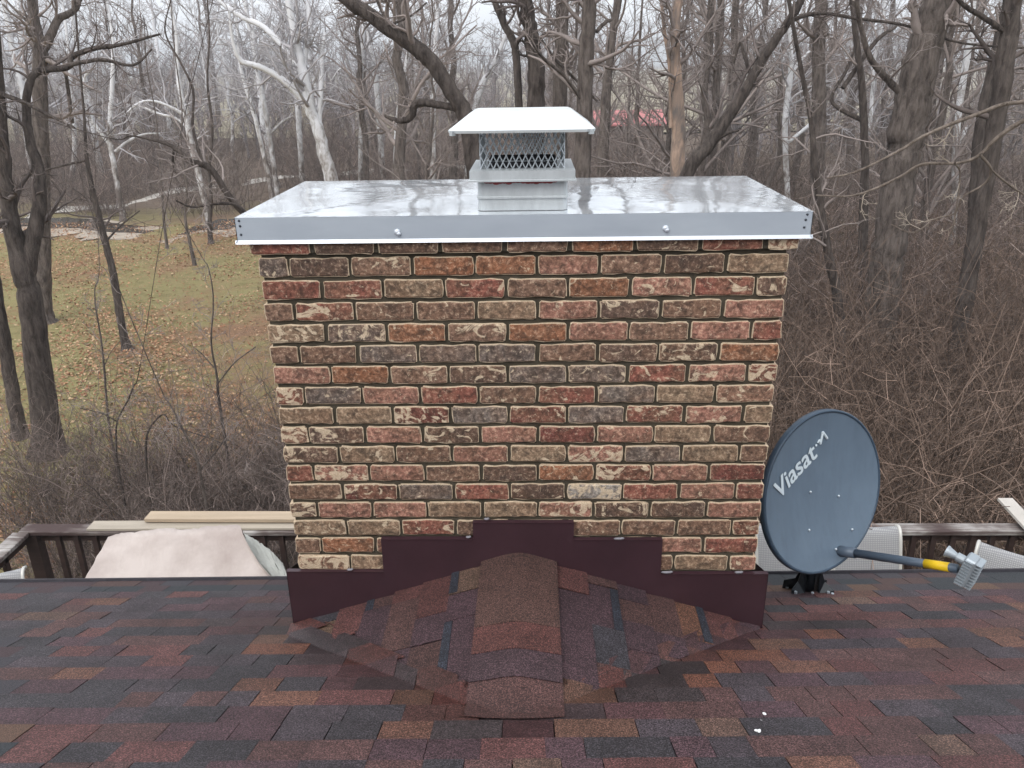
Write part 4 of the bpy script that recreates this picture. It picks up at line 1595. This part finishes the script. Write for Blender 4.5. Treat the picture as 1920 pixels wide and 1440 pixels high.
hero('bare_tree', 'tree behind the chimney whose dark limbs curve out past the cap corner', 7.5,
     [[(700, 900, 30), (640, 640, 24), (590, 480, 18), (520, 430, 14), (470, 410, 13), (430, 368, 12), (402, 325, 12), (385, 310, 13), (356, 302, 11), (336, 284, 9), (318, 272, 7), (285, 262, 5), (245, 255, 3), (200, 258, 2)],
      ([(470, 408, 7), (440, 384, 6), (405, 382, 5), (360, 388, 4), (330, 376, 3)], -0.5),
      ([(326, 278, 5), (324, 305, 4), (330, 325, 2)], 0.1), ([(380, 308, 6), (362, 240, 5), (362, 170, 5), (340, 120, 4), (310, 60, 3), (320, 0, 2)], 0.7)],
     M['bark_dark'], M['twig'], 8, 0.55, 1.0)

# --- trees behind the chimney, centre
hero('bare_tree', 'big dark tree behind the rain cap with a huge limb and a broken stub', 9.5,
     [[(905, 420, 44), (888, 280, 40), (872, 215, 34), (850, 178, 30), (820, 130, 30), (788, 96, 30), (735, 58, 28), (690, 25, 26), (650, 0, 24), (600, -50, 20)],
      ([(868, 212, 12), (850, 202, 13), (820, 196, 14), (788, 192, 15), (776, 200, 14), (772, 218, 14), (756, 226, 12), (738, 224, 9), (722, 217, 5)], 0.25),
      ([(728, 42, 8), (712, 12, 6), (700, -20, 5)], 0.4), ([(728, 48, 5), (770, 30, 4), (800, 5, 3)], 0.4)],
     M['bark_dark'], M['twig'], 9, 0.5, 1.0)
hero('bare_tree', 'dark forked trunk right behind the rain cap', 12.5,
     [[(1004, 330, 36), (1004, 215, 34), (1005, 130, 32), (997, 70, 28), (985, 0, 26)],
      ([(976, 260, 16), (972, 180, 15), (968, 112, 15), (962, 78, 15), (945, 45, 14), (928, 5, 12), (915, -30, 10)], 0.3), ([(968, 85, 8), (985, 58, 7), (1010, 70, 6), (1040, 110, 6), (1080, 150, 5), (1120, 190, 4)], -0.6),
      ([(1006, 90, 8), (1020, 65, 7), (1044, 60, 6)], 0.2)],
     M['bark_dark'], M['twig_dark'], 10, 0.7, 1.2)
hero('bare_tree', 'straight grey brown trunk behind the rain cap, between two others', 14.0,
     [[(1050, 400, 30), (1050, 200, 28), (1052, 100, 26), (1054, 0, 24)], ([(1052, 130, 10), (1075, 90, 6), (1082, 40, 5), (1086, 0, 4)], 0.4)], M['bark'], M['twig'], 11, 0.7, 1.3)
hero('bare_tree', 'straight brown trunk rising over the rain cap hood', 11.5,
     [[(1086, 420, 34), (1094, 250, 31), (1098, 120, 29), (1105, 0, 27)], ([(1118, 60, 8), (1135, 42, 7), (1148, 34, 5), (1140, 10, 3)], 0.3), ([(1100, 200, 7), (1060, 145, 7), (1020, 110, 6), (1000, 85, 4)], -0.8)],
     M['bark'], M['twig'], 12, 0.6, 1.2)
hero('bare_tree', 'slanting grey trunk right of the straight brown trunk', 22.0,
     [[(1130, 330, 22), (1136, 190, 18), (1145, 100, 15), (1160, 0, 13)]], M['bark'], M['twig'], 13, 1.0, 1.8)
hero('bare_tree', 'grey trunk with peeling orange bark beyond the cap', 15.5,
     [[(1268, 520, 30), (1270, 330, 27), (1272, 240, 25), (1268, 130, 20), (1266, 60, 17), (1272, 0, 16)], ([(1258, 240, 9), (1256, 130, 8), (1246, 60, 7), (1240, 0, 6)], 0.4)],
     M['peeled'], M['twig'], 14, 0.8, 1.5)
hero('bare_tree', 'dark leaning broken trunk falling away to the right of the cap', 13.0,
     [[(1262, 420, 26), (1296, 312, 26), (1330, 272, 24), (1368, 215, 22), (1400, 165, 20), (1424, 120, 18), (1450, 80, 17), (1478, 40, 15), (1505, -10, 13)],
      ([(1428, 115, 9), (1410, 140, 8), (1396, 105, 7), (1388, 80, 5), (1375, 120, 4)], 0.3), ([(1470, 48, 10), (1500, 32, 8), (1545, 25, 7), (1610, 35, 6), (1700, 48, 5), (1800, 80, 4), (1920, 90, 4)], -1.2), ([(1335, 268, 6), (1365, 250, 5), (1385, 245, 3)], -0.4)],
     M['bark_dark'], M['twig_dark'], 15, 0.7, 1.3)
hero('bare_tree', 'two stemmed slim grey tree above the right half of the cap', 24.0,
     [[(1336, 300, 16), (1342, 180, 15), (1348, 90, 14), (1352, 0, 13)], ([(1322, 130, 12), (1325, 70, 11), (1332, 0, 10)], 0.3)], M['bark'], M['twig'], 16, 1.0, 1.8)

# --- woods on the right
hero('bare_tree', 'massive leaning grey trunk with a rotten hollow in the thicket right of the chimney', 12.2,
     [[(1636, 742, 70), (1646, 640, 62), (1658, 540, 60), (1668, 450, 60), (1682, 360, 62), (1696, 280, 65), (1708, 210, 66), (1722, 140, 64), (1740, 70, 61), (1762, 0, 58)],
      ([(1690, 175, 14), (1660, 145, 13), (1630, 105, 11), (1612, 40, 9), (1606, 0, 8)], -0.5)],
     M['bark'], M['twig'], 17, 0.45, 1.3, True, 3, 4, 14)
hero('bare_tree', 'mossy dark trunk at the far edge of the thicket, in the top corner', 11.0,
     [[(1790, 700, 34), (1820, 500, 32), (1850, 330, 32), (1875, 180, 34), (1890, 80, 34), (1900, 0, 34)], ([(1885, 60, 10), (1840, 30, 10), (1810, 12, 9), (1790, -8, 8)], -0.4)],
     M['bark_dark'], M['twig_dark'], 18, 0.5, 1.2)
hero('bare_tree', 'brown trunk between the massive trunk and the mossy one', 16.0,
     [[(1820, 620, 24), (1826, 420, 22), (1836, 250, 20), (1860, 130, 19), (1880, 40, 17), (1890, 0, 15)]], M['bark_dark'], M['twig'], 19, 0.8, 1.5)
hero('bare_tree', 'straight grey trunk in the woods just right of the cap', 19.0,
     [[(1512, 620, 30), (1530, 400, 28), (1536, 200, 26), (1534, 100, 24), (1540, 0, 22)]], M['bark'], M['twig'], 20, 0.9, 1.7)
hero('bare_tree', 'dark thin tree with crossing limbs left of the massive trunk', 14.5,
     [[(1620, 720, 20), (1618, 500, 18), (1622, 300, 15), (1616, 160, 13), (1606, 80, 11), (1598, 0, 9)], ([(1624, 230, 9), (1560, 190, 7), (1588, 130, 6), (1610, 70, 4)], 0.5), ([(1580, 165, 9), (1640, 80, 8), (1680, 50, 5)], 0.6)],
     M['bark_dark'], M['twig'], 21, 0.9, 1.5)
hero('bare_tree', 'dark trunk of the thicket just below the cap corner on the right', 10.5,
     [[(1575, 640, 20), (1570, 560, 18), (1550, 460, 16), (1530, 330, 13), (1520, 220, 10), (1500, 120, 8)]], M['bark_dark'], M['twig'], 22, 0.9, 1.3)
hero('bare_tree', 'tree standing off to the right whose pale branches sweep across the thicket', 6.2,
     [[(2120, 900, 40), (2100, 600, 36), (2080, 350, 30), (2060, 150, 24), (2050, 0, 20)],
      ([(2070, 160, 12), (1985, 170, 10), (1920, 190, 8), (1880, 196, 8), (1830, 215, 7), (1785, 232, 7), (1730, 256, 6), (1680, 286, 5), (1605, 322, 4), (1550, 334, 3)], -0.5),
      ([(2080, 210, 12), (1980, 205, 10), (1920, 226, 9), (1870, 258, 8), (1835, 292, 7), (1795, 306, 6), (1730, 308, 6), (1690, 330, 5), (1640, 354, 5), (1590, 368, 4), (1530, 366, 3)], 0.4),
      ([(1838, 290, 5), (1858, 318, 5), (1845, 345, 4), (1805, 370, 3), (1790, 400, 3), (1755, 410, 3), (1712, 436, 3), (1670, 420, 2)], 0.4),
      ([(1790, 305, 4), (1800, 330, 3), (1788, 420, 3), (1775, 455, 2)], 0.3), ([(1858, 318, 4), (1890, 345, 4), (1920, 365, 3)], 0.2)],
     M['bark_tan'], M['twig_pale'], 23, 0.35, 0.6, True, 3, 4, 8, 0.0025)

# --- sycamores with white limbs
hero('sycamore_tree', 'largest white limbed sycamore with arching boughs above the cap, by the creek', 30.0,
     [[(622, 338, 26), (608, 290, 24), (596, 240, 22), (582, 205, 21), (572, 150, 19), (562, 110, 18), (552, 60, 15), (540, 0, 13)],
      ([(584, 210, 15), (560, 178, 14), (540, 158, 13), (510, 136, 12), (478, 122, 11), (455, 116, 10), (442, 95, 8), (434, 60, 6), (430, 20, 5)], -1.0),
      ([(566, 130, 14), (545, 105, 13), (520, 75, 12), (490, 48, 11), (455, 32, 10), (425, 12, 9), (400, -8, 8)], 1.0),
      ([(566, 140, 12), (572, 100, 12), (580, 60, 10), (578, 0, 9)], 0.5), ([(598, 250, 9), (602, 160, 9), (604, 100, 8), (610, 60, 5)], 0.5)],
     M['sycamore'], M['syc_twig'], 31, 1.2, 2.4, True, 3, 5, 10, 0.007)
syc = [('white sycamore stem leaning past the creek, with zigzag pale limbs', 31.0, [[(388, 400, 12), (378, 350, 12), (362, 285, 12), (350, 225, 11), (342, 190, 10), (334, 140, 8), (330, 60, 6)], ([(346, 215, 8), (318, 200, 6), (290, 190, 5), (262, 192, 4), (235, 215, 5)], -1.0), ([(352, 240, 5), (330, 222, 5), (300, 214, 5), (262, 198, 3)], 0.6)]),
       ('pale forked sycamore on the far bank behind the lone lawn tree', 33.0, [[(222, 360, 10), (214, 310, 10), (206, 262, 10), (208, 200, 9), (212, 120, 8), (210, 60, 6)], ([(210, 275, 8), (190, 250, 7), (172, 225, 7), (160, 200, 6), (158, 150, 5), (170, 130, 4)], -0.8), ([(215, 285, 7), (240, 265, 6), (270, 252, 4), (300, 250, 3)], 0.8)]),
       ('thin white sycamore pole above the cap corner, leaning', 32.0, [[(505, 340, 9), (492, 280, 8), (478, 220, 8), (462, 165, 8), (450, 118, 7), (446, 60, 5)]]),
       ('second thin white sycamore pole above the cap corner', 34.0, [[(516, 330, 9), (506, 260, 9), (496, 200, 9), (486, 150, 8), (478, 100, 7), (474, 40, 5)], ([(506, 252, 5), (530, 228, 5), (550, 218, 4)], 0.4)]),
       ('white sycamore pole beside the largest sycamore', 36.0, [[(566, 330, 10), (562, 260, 10), (558, 200, 10), (552, 140, 9), (548, 60, 7)]]),
       ('tall pale sycamore pole between the largest sycamore and the huge dark limb', 35.0, [[(676, 330, 9), (677, 240, 9), (676, 160, 9), (680, 90, 8), (684, 10, 6)], ([(676, 155, 6), (660, 140, 5), (640, 128, 4), (622, 150, 3)], -0.6)]),
       ('whitish sycamore right behind the broken limb stub', 37.0, [[(718, 330, 10), (712, 240, 10), (706, 160, 10), (700, 120, 9), (690, 60, 7)], ([(704, 150, 6), (722, 130, 5), (736, 116, 4)], 0.5)]),
       ('pale sycamore stem below the huge dark limb', 34.0, [[(742, 330, 9), (744, 240, 9), (752, 180, 9), (762, 120, 8), (772, 60, 6)]]),
       ('pale straight sycamore between the stub and the hood', 33.0, [[(812, 335, 10), (812, 250, 10), (813, 160, 10), (816, 100, 9), (820, 30, 7)]]),
       ('leaning white sycamore just left of the hood', 36.0, [[(876, 340, 13), (888, 220, 12), (904, 160, 12), (926, 120, 10), (950, 60, 7)]]),
       ('pale sycamore stem at the left frame edge beyond the lawn', 40.0, [[(130, 380, 10), (140, 280, 9), (134, 180, 8), (128, 90, 6)]]),
       ('white barked slim sycamore in the woods above the right end of the cap', 21.0, [[(1478, 420, 12), (1474, 310, 11), (1472, 230, 11), (1480, 160, 11), (1484, 110, 9), (1480, 60, 6)], ([(1482, 140, 6), (1500, 115, 6), (1518, 96, 4)], 0.3), ([(1468, 275, 6), (1505, 245, 7), (1526, 228, 7)], 0.3)]),
       ('white sycamore stem right of the massive hollow trunk', 20.0, [[(1788, 420, 12), (1792, 280, 12), (1800, 190, 12), (1812, 110, 13), (1822, 60, 11), (1826, 0, 8)], ([(1790, 285, 7), (1805, 255, 8), (1812, 240, 7)], 0.2), ([(1870, 100, 9), (1868, 120, 10), (1850, 150, 9), (1840, 175, 6)], 0.2)])]
for i, (lb, Y, paths) in enumerate(syc):
    hero('sycamore_tree', lb, Y, paths, M['sycamore'], M['syc_twig'], 40 + i, 1.1, 2.0, True, 3, 5, 8, 0.006)


# --- generic woodland trees: prototypes, then copies
def make_proto(seed, H, r0, pale, spread=1.0, n1=26):
    g = np.random.default_rng(seed)
    n = 22
    z = np.linspace(-0.15, H, n)
    drift = np.cumsum(g.normal(size=(n, 2)) * 0.10, axis=0)
    drift -= drift[0]
    P = np.column_stack([drift, z])
    R = r0 * (1 - 0.86 * np.linspace(0, 1, n) ** 0.9)
    R[0] *= 1.4
    tr = tube_np(P, R, 8)
    p1, r1, l1 = grow(P[None], R[None], n1, 0.30 * H * spread, 8, 0.85, 0.16, 0.06, g, 0.16, 0.5, 0.25, 0.012)
    p2, r2, l2 = grow(p1, r1, 7, l1 * 0.5, 6, 0.8, 0.22, 0.05, g, 0.2, 0.55, 0.3, 0.008)
    p3, r3, l3 = grow(p2, r2, 5, l2 * 0.55, 4, 0.8, 0.26, 0.04, g, 0.2, 0.6, 0.4, 0.006)
    p4, r4, l4 = grow(p3, r3, 3, l3 * 0.55, 2, 0.8, 0.26, 0.02, g, 0.2, 0.7, 0.6, 0.005)
    crown = [tubes_np(p1, r1, 5), tubes_np(p2, r2, 4), tubes_np(p3, r3, 3), tubes_np(p4, r4, 3)]
    Vc, Fc = merge(crown)
    mt, mw = (M['sycamore'], M['syc_twig']) if pale else (M['bark'], M['twig'])
    return mesh_np('trunk', tr[0], [tr[1]], mt, True), mesh_np('crown', Vc, Fc, mw, True)


protos_b = [make_proto(300 + i, h, r, False, s) for i, (h, r, s) in enumerate(((15, 0.17, 1.0), (18, 0.22, 0.9), (12, 0.12, 1.1), (20, 0.26, 0.85)))]
protos_s = [make_proto(320 + i, h, r, True, s) for i, (h, r, s) in enumerate(((17, 0.18, 0.9), (20, 0.22, 0.8), (14, 0.14, 1.0)))]


def landmark(X, Y):
    q = np.array([X, Y, 7.0]) - CAM
    x = 960 + FPX * (q @ RT) / (q @ fw)
    names = [(-60, 'beyond the frame edge at left'), (110, 'behind the twin stemmed dark tree'), (230, 'behind the crooked black limb'), (340, 'above the far end of the creek'), (440, 'just left of the cap corner'), (540, "left of the largest sycamore"),
             (640, 'right of the largest sycamore'), (760, 'under the huge dark limb'), (860, 'behind the broken limb stub'), (980, 'behind the rain cap hood'), (1100, 'behind the straight brown trunk'), (1230, 'near the red roofed shed'),
             (1340, 'beside the peeling orange trunk'), (1440, 'behind the leaning broken trunk'), (1540, 'above the right cap corner'), (1640, 'left of the massive hollow trunk'), (1740, 'behind the massive hollow trunk'), (1840, 'right of the massive hollow trunk'), (9999, 'near the mossy trunk in the corner')]
    for lim, nm in names:
        if x < lim:
            return nm
    return ''


def place(protos, X, Y, s, rz, name, label, group):
    tm, cm = protos
    first = label.split(' in ')[0].split(' among ')[0]
    label = ('near ' if Y < 24 else 'distant ' if Y > 62 else '') + first + ' ' + landmark(X, Y)
    root = thing(name, label, 'tree', (X, Y, float(ground_z(X, Y))), rz, group)
    root.scale = (s, s, s * random.uniform(0.92, 1.1))
    for nm, me in (('trunk', tm), ('crown', cm)):
        o = bpy.data.objects.new(nm, me)
        col.objects.link(o)
        o.parent = root
    return root


def scatter(n, xr, yr, minD, avoid=None):
    pts = []
    tries = 0
    while len(pts) < n and tries < 6000:
        tries += 1
        Y = random.uniform(*yr)
        X = random.uniform(*xr) * (Y + 2.6) / 40 if xr[2:] == () else 0
        if avoid and avoid(X, Y):
            continue
        if all((X - a) ** 2 + (Y - b) ** 2 > minD ** 2 for a, b in pts):
            pts.append((X, Y))
    return pts


def gap(X, Y):
    """the opening in the woods through which the field and the shed are seen"""
    r = X / (Y + 2.6)
    return 0.09 < r < 0.20 and Y > 17


for (X, Y) in scatter(30, (-28, 3), (40, 100), 3.2, gap):
    pale = random.random() < 0.55
    place(random.choice(protos_s if pale else protos_b), X, Y, random.uniform(0.8, 1.15), random.uniform(0, 6.28), 'sycamore_tree' if pale else 'bare_tree',
          'pale bare sycamore in the woods beyond the creek' if pale else 'grey bare tree in the woods beyond the creek', 'pale sycamores beyond the creek' if pale else 'grey trees beyond the creek')
for (X, Y) in scatter(34, (8, 29), (14, 60), 2.0, gap):
    pale = random.random() < 0.12
    place(random.choice(protos_s if pale else protos_b), X, Y, random.uniform(0.65, 1.05), random.uniform(0, 6.28), 'sycamore_tree' if pale else 'bare_tree',
          'pale bare sycamore among the brown woods right of the chimney' if pale else 'brown bare tree in the dense woods right of the chimney', 'pale sycamores in the right hand woods' if pale else 'brown trees in the right hand woods')
for (X, Y) in scatter(10, (-9, 7), (22, 45), 3.0, gap):
    place(random.choice(protos_b), X, Y, random.uniform(0.6, 0.9), random.uniform(0, 6.28), 'bare_tree', 'slim grey bare tree in the woods straight behind the chimney', 'trees behind the chimney')

def instanced(name, label, protos, spots, mat, smin, smax, g, sink=0.05):
    """one stuff object: prototype meshes set on points by geometry nodes"""
    n = len(spots)
    P = np.array([(x, y, float(ground_z(x, y)) - sink) for x, y in spots], np.float32)
    me = bpy.data.meshes.new(name)
    me.vertices.add(n)
    me.vertices.foreach_set('co', P.ravel())
    for nm, typ, val in (('spin', 'FLOAT', g.uniform(0, 6.28, n)), ('size', 'FLOAT', g.uniform(smin, smax, n)), ('pick', 'INT', g.integers(0, len(protos), n))):
        at_ = me.attributes.new(nm, typ, 'POINT')
        at_.data.foreach_set('value', np.asarray(val, np.float32 if typ == 'FLOAT' else np.int32))
    me.materials.append(mat)
    o = obj(name, me)
    nt = bpy.data.node_groups.new(name, 'GeometryNodeTree')
    nt.interface.new_socket('Geometry', in_out='INPUT', socket_type='NodeSocketGeometry')
    nt.interface.new_socket('Geometry', in_out='OUTPUT', socket_type='NodeSocketGeometry')
    N, Lk = nt.nodes, nt.links
    gi, go = N.new('NodeGroupInput'), N.new('NodeGroupOutput')
    iop = N.new('GeometryNodeInstanceOnPoints')
    iop.inputs['Pick Instance'].default_value = True
    jn = N.new('GeometryNodeJoinGeometry')
    for pm in reversed(protos):
        src = bpy.data.objects.new(pm.name, pm)
        oi_ = N.new('GeometryNodeObjectInfo')
        oi_.inputs['Object'].default_value = src
        oi_.inputs['As Instance'].default_value = True
        Lk.new(oi_.outputs['Geometry'], jn.inputs[0])
    at = {}
    for nm, typ in (('spin', 'FLOAT'), ('size', 'FLOAT'), ('pick', 'INT')):
        a_ = N.new('GeometryNodeInputNamedAttribute')
        a_.data_type = typ
        a_.inputs['Name'].default_value = nm
        at[nm] = a_.outputs['Attribute']
    cx_ = N.new('ShaderNodeCombineXYZ')
    Lk.new(at['spin'], cx_.inputs[2])
    Lk.new(gi.outputs[0], iop.inputs['Points'])
    Lk.new(jn.outputs[0], iop.inputs['Instance'])
    Lk.new(at['pick'], iop.inputs['Instance Index'])
    Lk.new(cx_.outputs[0], iop.inputs['Rotation'])
    Lk.new(at['size'], iop.inputs['Scale'])
    Lk.new(iop.outputs[0], go.inputs[0])
    md = o.modifiers.new('scatter', 'NODES')
    md.node_group = nt
    return tag(o, label, None, None, 'stuff')


for (r_, Y) in ((0.105, 26), (0.128, 33), (0.15, 22), (0.165, 38), (0.185, 29), (0.12, 44)):
    place(random.choice(protos_b), r_ * (Y + 2.6), Y, random.uniform(0.45, 0.62), random.uniform(0, 6.28), 'bare_tree', 'small bare tree in the gap in front of the red roofed shed', 'small trees before the shed')

# far woods that read as one mass
fm = []
g = np.random.default_rng(77)
fp = []
for s in range(4):
    n = 9
    H = 12
    P = np.column_stack([np.cumsum(g.normal(size=(n, 2)) * 0.15, 0), np.linspace(0, H, n)])
    R = 0.2 * (1 - 0.85 * np.linspace(0, 1, n))
    p1, r1, l1 = grow(P[None], R[None], 16, 3.6, 4, 0.8, 0.2, 0.06, g, 0.12, 0.5, 0.3, 0.03)
    p2, r2, l2 = grow(p1, r1, 5, l1 * 0.5, 3, 0.8, 0.25, 0.05, g, 0.2, 0.6, 0.5, 0.022)
    p3, r3, l3 = grow(p2, r2, 3, l2 * 0.5, 2, 0.8, 0.25, 0.05, g, 0.2, 0.7, 0.7, 0.018)
    Vq, Fq = merge([tube_np(P, R, 4), tubes_np(p1, r1, 3), tubes_np(p2, r2, 3), tubes_np(p3, r3, 3)])
    fp.append(mesh_np('far_tree', Vq, Fq, M['far_twig'], False))
spots = []
for i in range(760):
    if i < 520:
        Y = 58 + 90 * g.random()
        r = g.uniform(-0.78, 0.08)
    elif i < 690:
        Y = 40 + 70 * g.random()
        r = g.uniform(0.2, 0.75)
    else:
        Y = 330 + 60 * g.random()
        r = g.uniform(-0.3, 0.6)
    spots.append((r * (Y + 2.6), Y))
instanced('distant_woods', 'far grey bare woods closing the view', fp, spots, M['far_twig'], 0.42, 0.75, g, 0.1)

# ------------------------------------------------------------------ undergrowth
def clump(seed, n, h, spread, arch):
    g = np.random.default_rng(seed)
    base = np.column_stack([g.normal(size=(n, 2)) * spread * 0.45, np.zeros(n)])
    d = np.column_stack([g.normal(size=(n, 2)) * 0.38, np.ones(n)])
    d /= np.linalg.norm(d, axis=1, keepdims=True)
    L = h * (0.5 + 0.8 * g.random(n))
    ns = 6
    P = np.zeros((n, ns + 1, 3))
    P[:, 0] = base
    for s in range(ns):
        d = d + g.normal(size=(n, 3)) * 0.13
        d[:, 2] -= arch * (s / ns)
        d /= np.linalg.norm(d, axis=1, keepdims=True)
        P[:, s + 1] = P[:, s] + d * (L / ns)[:, None]
    R = np.linspace(1, 0.35, ns + 1)[None] * (0.006 + 0.006 * g.random(n))[:, None]
    p2, r2, l2 = grow(P, R, 6, L * 0.34, 3, 0.8, 0.25, 0.0, g, 0.2, 0.6, 0.5, 0.0035)
    p3, r3, l3 = grow(p2, r2, 2, l2 * 0.5, 2, 0.8, 0.25, 0.0, g, 0.2, 0.8, 0.7, 0.003)
    return merge([tubes_np(P, R, 4), tubes_np(p2, r2, 3), tubes_np(p3, r3, 3)])


def clump_meshes(mat):
    return [mesh_np('brush_clump', V_, F_, mat, True) for V_, F_ in cl]


cl = [clump(400 + i, 26, h, sp_, ar) for i, (h, sp_, ar) in enumerate(((1.9, 1.3, 0.18), (2.4, 1.6, 0.28), (1.5, 1.2, 0.22), (2.9, 1.5, 0.12)))]
g = np.random.default_rng(500)


def thicket(name, label, spots, mat, smin, smax):
    return instanced(name, label, clump_meshes(mat), spots, mat, smin, smax, g)


spots = []
for _ in range(240):
    Y = 6.0 + 13 * g.random() ** 1.4
    X = g.uniform(0.17, 0.72) * (Y + 2.6)
    spots.append((X, Y))
thicket('thicket', 'dense brown brush filling the right side behind the deck', spots, M['brush_tan'], 0.75, 1.15)
spots = []
for _ in range(240):
    Y = 13 + 24 * g.random()
    X = g.uniform(0.0, 0.74) * (Y + 2.6)
    spots.append((X, Y))
thicket('thicket', 'grey brush among the trunks right of the chimney', spots, M['brush'], 0.9, 1.5)
spots = []
for _ in range(120):
    Y = 5.5 + 3.2 * g.random() ** 1.3
    X = g.uniform(-0.74, -0.12) * (Y + 2.6)
    spots.append((X, Y))
for _ in range(26):
    Y = 7.5 + 10 * g.random()
    X = g.uniform(-0.30, -0.17) * (Y + 2.6)
    spots.append((X, Y))
thicket('brush', 'purple grey brush between the deck and the lawn', spots, M['brush'], 0.45, 0.85)
spots = []
for _ in range(260):
    Y = 34 + 40 * g.random() ** 1.2
    X = g.uniform(-0.78, 0.08) * (Y + 2.6)
    spots.append((X, Y))
thicket('creek_brush', 'low brown brush along the creek behind the lawn', spots, M['brush'], 0.7, 1.7)

# a few saplings one can tell apart in the brush by the lawn
sap = [('small dark sapling with a hooked top in the brush below the lawn', 6.2, [[(280, 915, 7), (274, 860, 7), (276, 815, 6), (290, 790, 5), (308, 778, 4), (330, 800, 3)]]),
       ('small forked sapling in the brush, left of the hooked one', 6.6, [[(222, 880, 7), (218, 830, 6), (220, 790, 5), (240, 750, 5), (250, 725, 4), (262, 690, 2)], ([(219, 790, 4), (190, 775, 3), (150, 765, 2)], -0.2)]),
       ('leaning grey sapling in the brush near the chimney', 5.8, [[(378, 900, 8), (365, 850, 7), (340, 800, 6), (320, 760, 4), (300, 725, 3)], ([(376, 880, 5), (410, 840, 4), (425, 815, 2)], -0.1)]),
       ('tall thin sapling in front of the lawn', 8.5, [[(204, 790, 6), (196, 700, 6), (190, 640, 5), (180, 580, 4), (178, 540, 3), (186, 500, 2)], ([(194, 690, 3), (208, 660, 2), (225, 640, 2)], 0.1)]),
       ('branching grey sapling beside the left face of the chimney', 7.4, [[(412, 760, 8), (408, 715, 7), (404, 690, 6), (396, 640, 5), (400, 560, 4), (390, 500, 3), (372, 470, 2)], ([(408, 720, 4), (440, 680, 4), (480, 650, 3)], -0.1), ([(402, 690, 4), (380, 665, 3), (362, 650, 2)], 0.1)])]
for i, (lb, Y, paths) in enumerate(sap):
    thin = lambda q_: [(x_, y_, w_ * 0.68) for x_, y_, w_ in q_]
    paths = [(thin(q_[0]), q_[1]) if isinstance(q_, tuple) else thin(q_) for q_ in paths]
    hero('sapling', lb, Y, paths, M['bark_dark'] if i < 2 else M['bark'], M['twig'], 600 + i, 1.3, 0.42, True, 3, 6, 6, 0.0022)

# ------------------------------------------------------------------ fallen leaves
k = NB('fallen_leaves')
geo = k.n('ShaderNodeNewGeometry')
rnd = geo.outputs['Random Per Island']
M['leaf'] = k.out(k.ramp(rnd, [(0.0, s2l(112, 78, 58)), (0.4, s2l(148, 108, 82)), (0.75, s2l(172, 136, 106)), (1.0, s2l(192, 166, 134))]), 0.9, 0, 0.2)


def leaves(n, xr, yr, size):
    Y = g.uniform(*yr, n)
    X = g.uniform(*xr, n) * (Y + 2.6)
    pn = np.sin(X * 0.5 + 0.7) * np.cos(Y * 0.43) + 0.6 * np.sin(X * 1.3 + Y * 0.9)
    keep = g.random(n) < np.clip(0.45 + 0.4 * pn + 0.35 * (Y > 22), 0.12, 1)
    X, Y = X[keep], Y[keep]
    n = len(X)
    a = g.uniform(0, 6.28, n)
    s = size * (0.6 + 0.8 * g.random(n))
    u = np.stack([np.cos(a), np.sin(a), g.normal(size=n) * 0.35], 1) * s[:, None]
    w = np.stack([-np.sin(a), np.cos(a), g.normal(size=n) * 0.35], 1) * s[:, None] * 0.65
    c = np.stack([X, Y, ground_z(X, Y) + 0.02 + 0.02 * g.random(n)], 1)
    V = np.stack([c - u, c - 0.1 * u + w, c + u, c - 0.1 * u - w], 1).reshape(-1, 3)
    F = np.arange(4 * n).reshape(n, 4)
    return V, F


parts = [leaves(95000, (-0.78, 0.02), (7, 32), 0.034), leaves(16000, (0.1, 0.75), (4.5, 18), 0.055), leaves(9000, (-0.78, 0.0), (4, 8), 0.045)]
V, F = merge(parts)
tag(obj('fallen_leaves', mesh_np('fallen_leaves', V, F, M['leaf'])), 'tan fallen leaves scattered over lawn and brush', None, None, 'stuff')

# ------------------------------------------------------------------ shed with a red roof seen through the gap
M['redroof'] = simple('faded_red_roof', s2l(192, 122, 122), 0.6, 0, 0.12, 2)
M['shedwall'] = simple('shed_wall', s2l(120, 108, 102), 0.8, 0, 0.15, 2)
SY = 50.0
pl_ = atY(1112, 234, SY)
pr_ = atY(1252, 234, SY)
pt_ = atY(1180, 206, SY + 2.2)
shed = thing('shed', 'low shed with a faded red roof seen through the trees', 'shed', ((pl_[0] + pr_[0]) / 2, SY + 2.2, 0))
sw_ = (pr_[0] - pl_[0])
ze, zr = pl_[2], pt_[2]
q = BM()
q.box((0, 0, (ze - 0.05) / 2), (sw_ - 0.4, 4.0, ze - 0.05))
q.build('wall', M['shedwall'], shed)
q = BM()
q.poly_prism([(-sw_ / 2, -2.2, ze), (-sw_ / 2, 0, zr), (-sw_ / 2, 2.2, ze), (-sw_ / 2, 2.2, ze - 0.1), (-sw_ / 2, -2.2, ze - 0.1)], (sw_, 0, 0))
q.build('roof', M['redroof'], shed)
q = BM()
q.box((0.4, -2.01, ze * 0.38), (1.0, 0.04, ze * 0.72))
q.build('door', M['bark_dark'], shed)

# ------------------------------------------------------------------ thin winter haze
hz = bpy.data.materials.new('haze_air')
hz.use_nodes = True
hz.node_tree.nodes.clear()
ho = hz.node_tree.nodes.new('ShaderNodeOutputMaterial')
pv = hz.node_tree.nodes.new('ShaderNodeVolumePrincipled')
pv.inputs['Color'].default_value = (0.9, 0.92, 0.95, 1)
pv.inputs['Density'].default_value = 0.0012
hz.node_tree.links.new(pv.outputs[0], ho.inputs['Volume'])
tag(BM().box((0, 1200, 19), (8000, 5200, 42)).build('haze', hz), 'thin pale haze in the winter air', None, None, 'stuff')
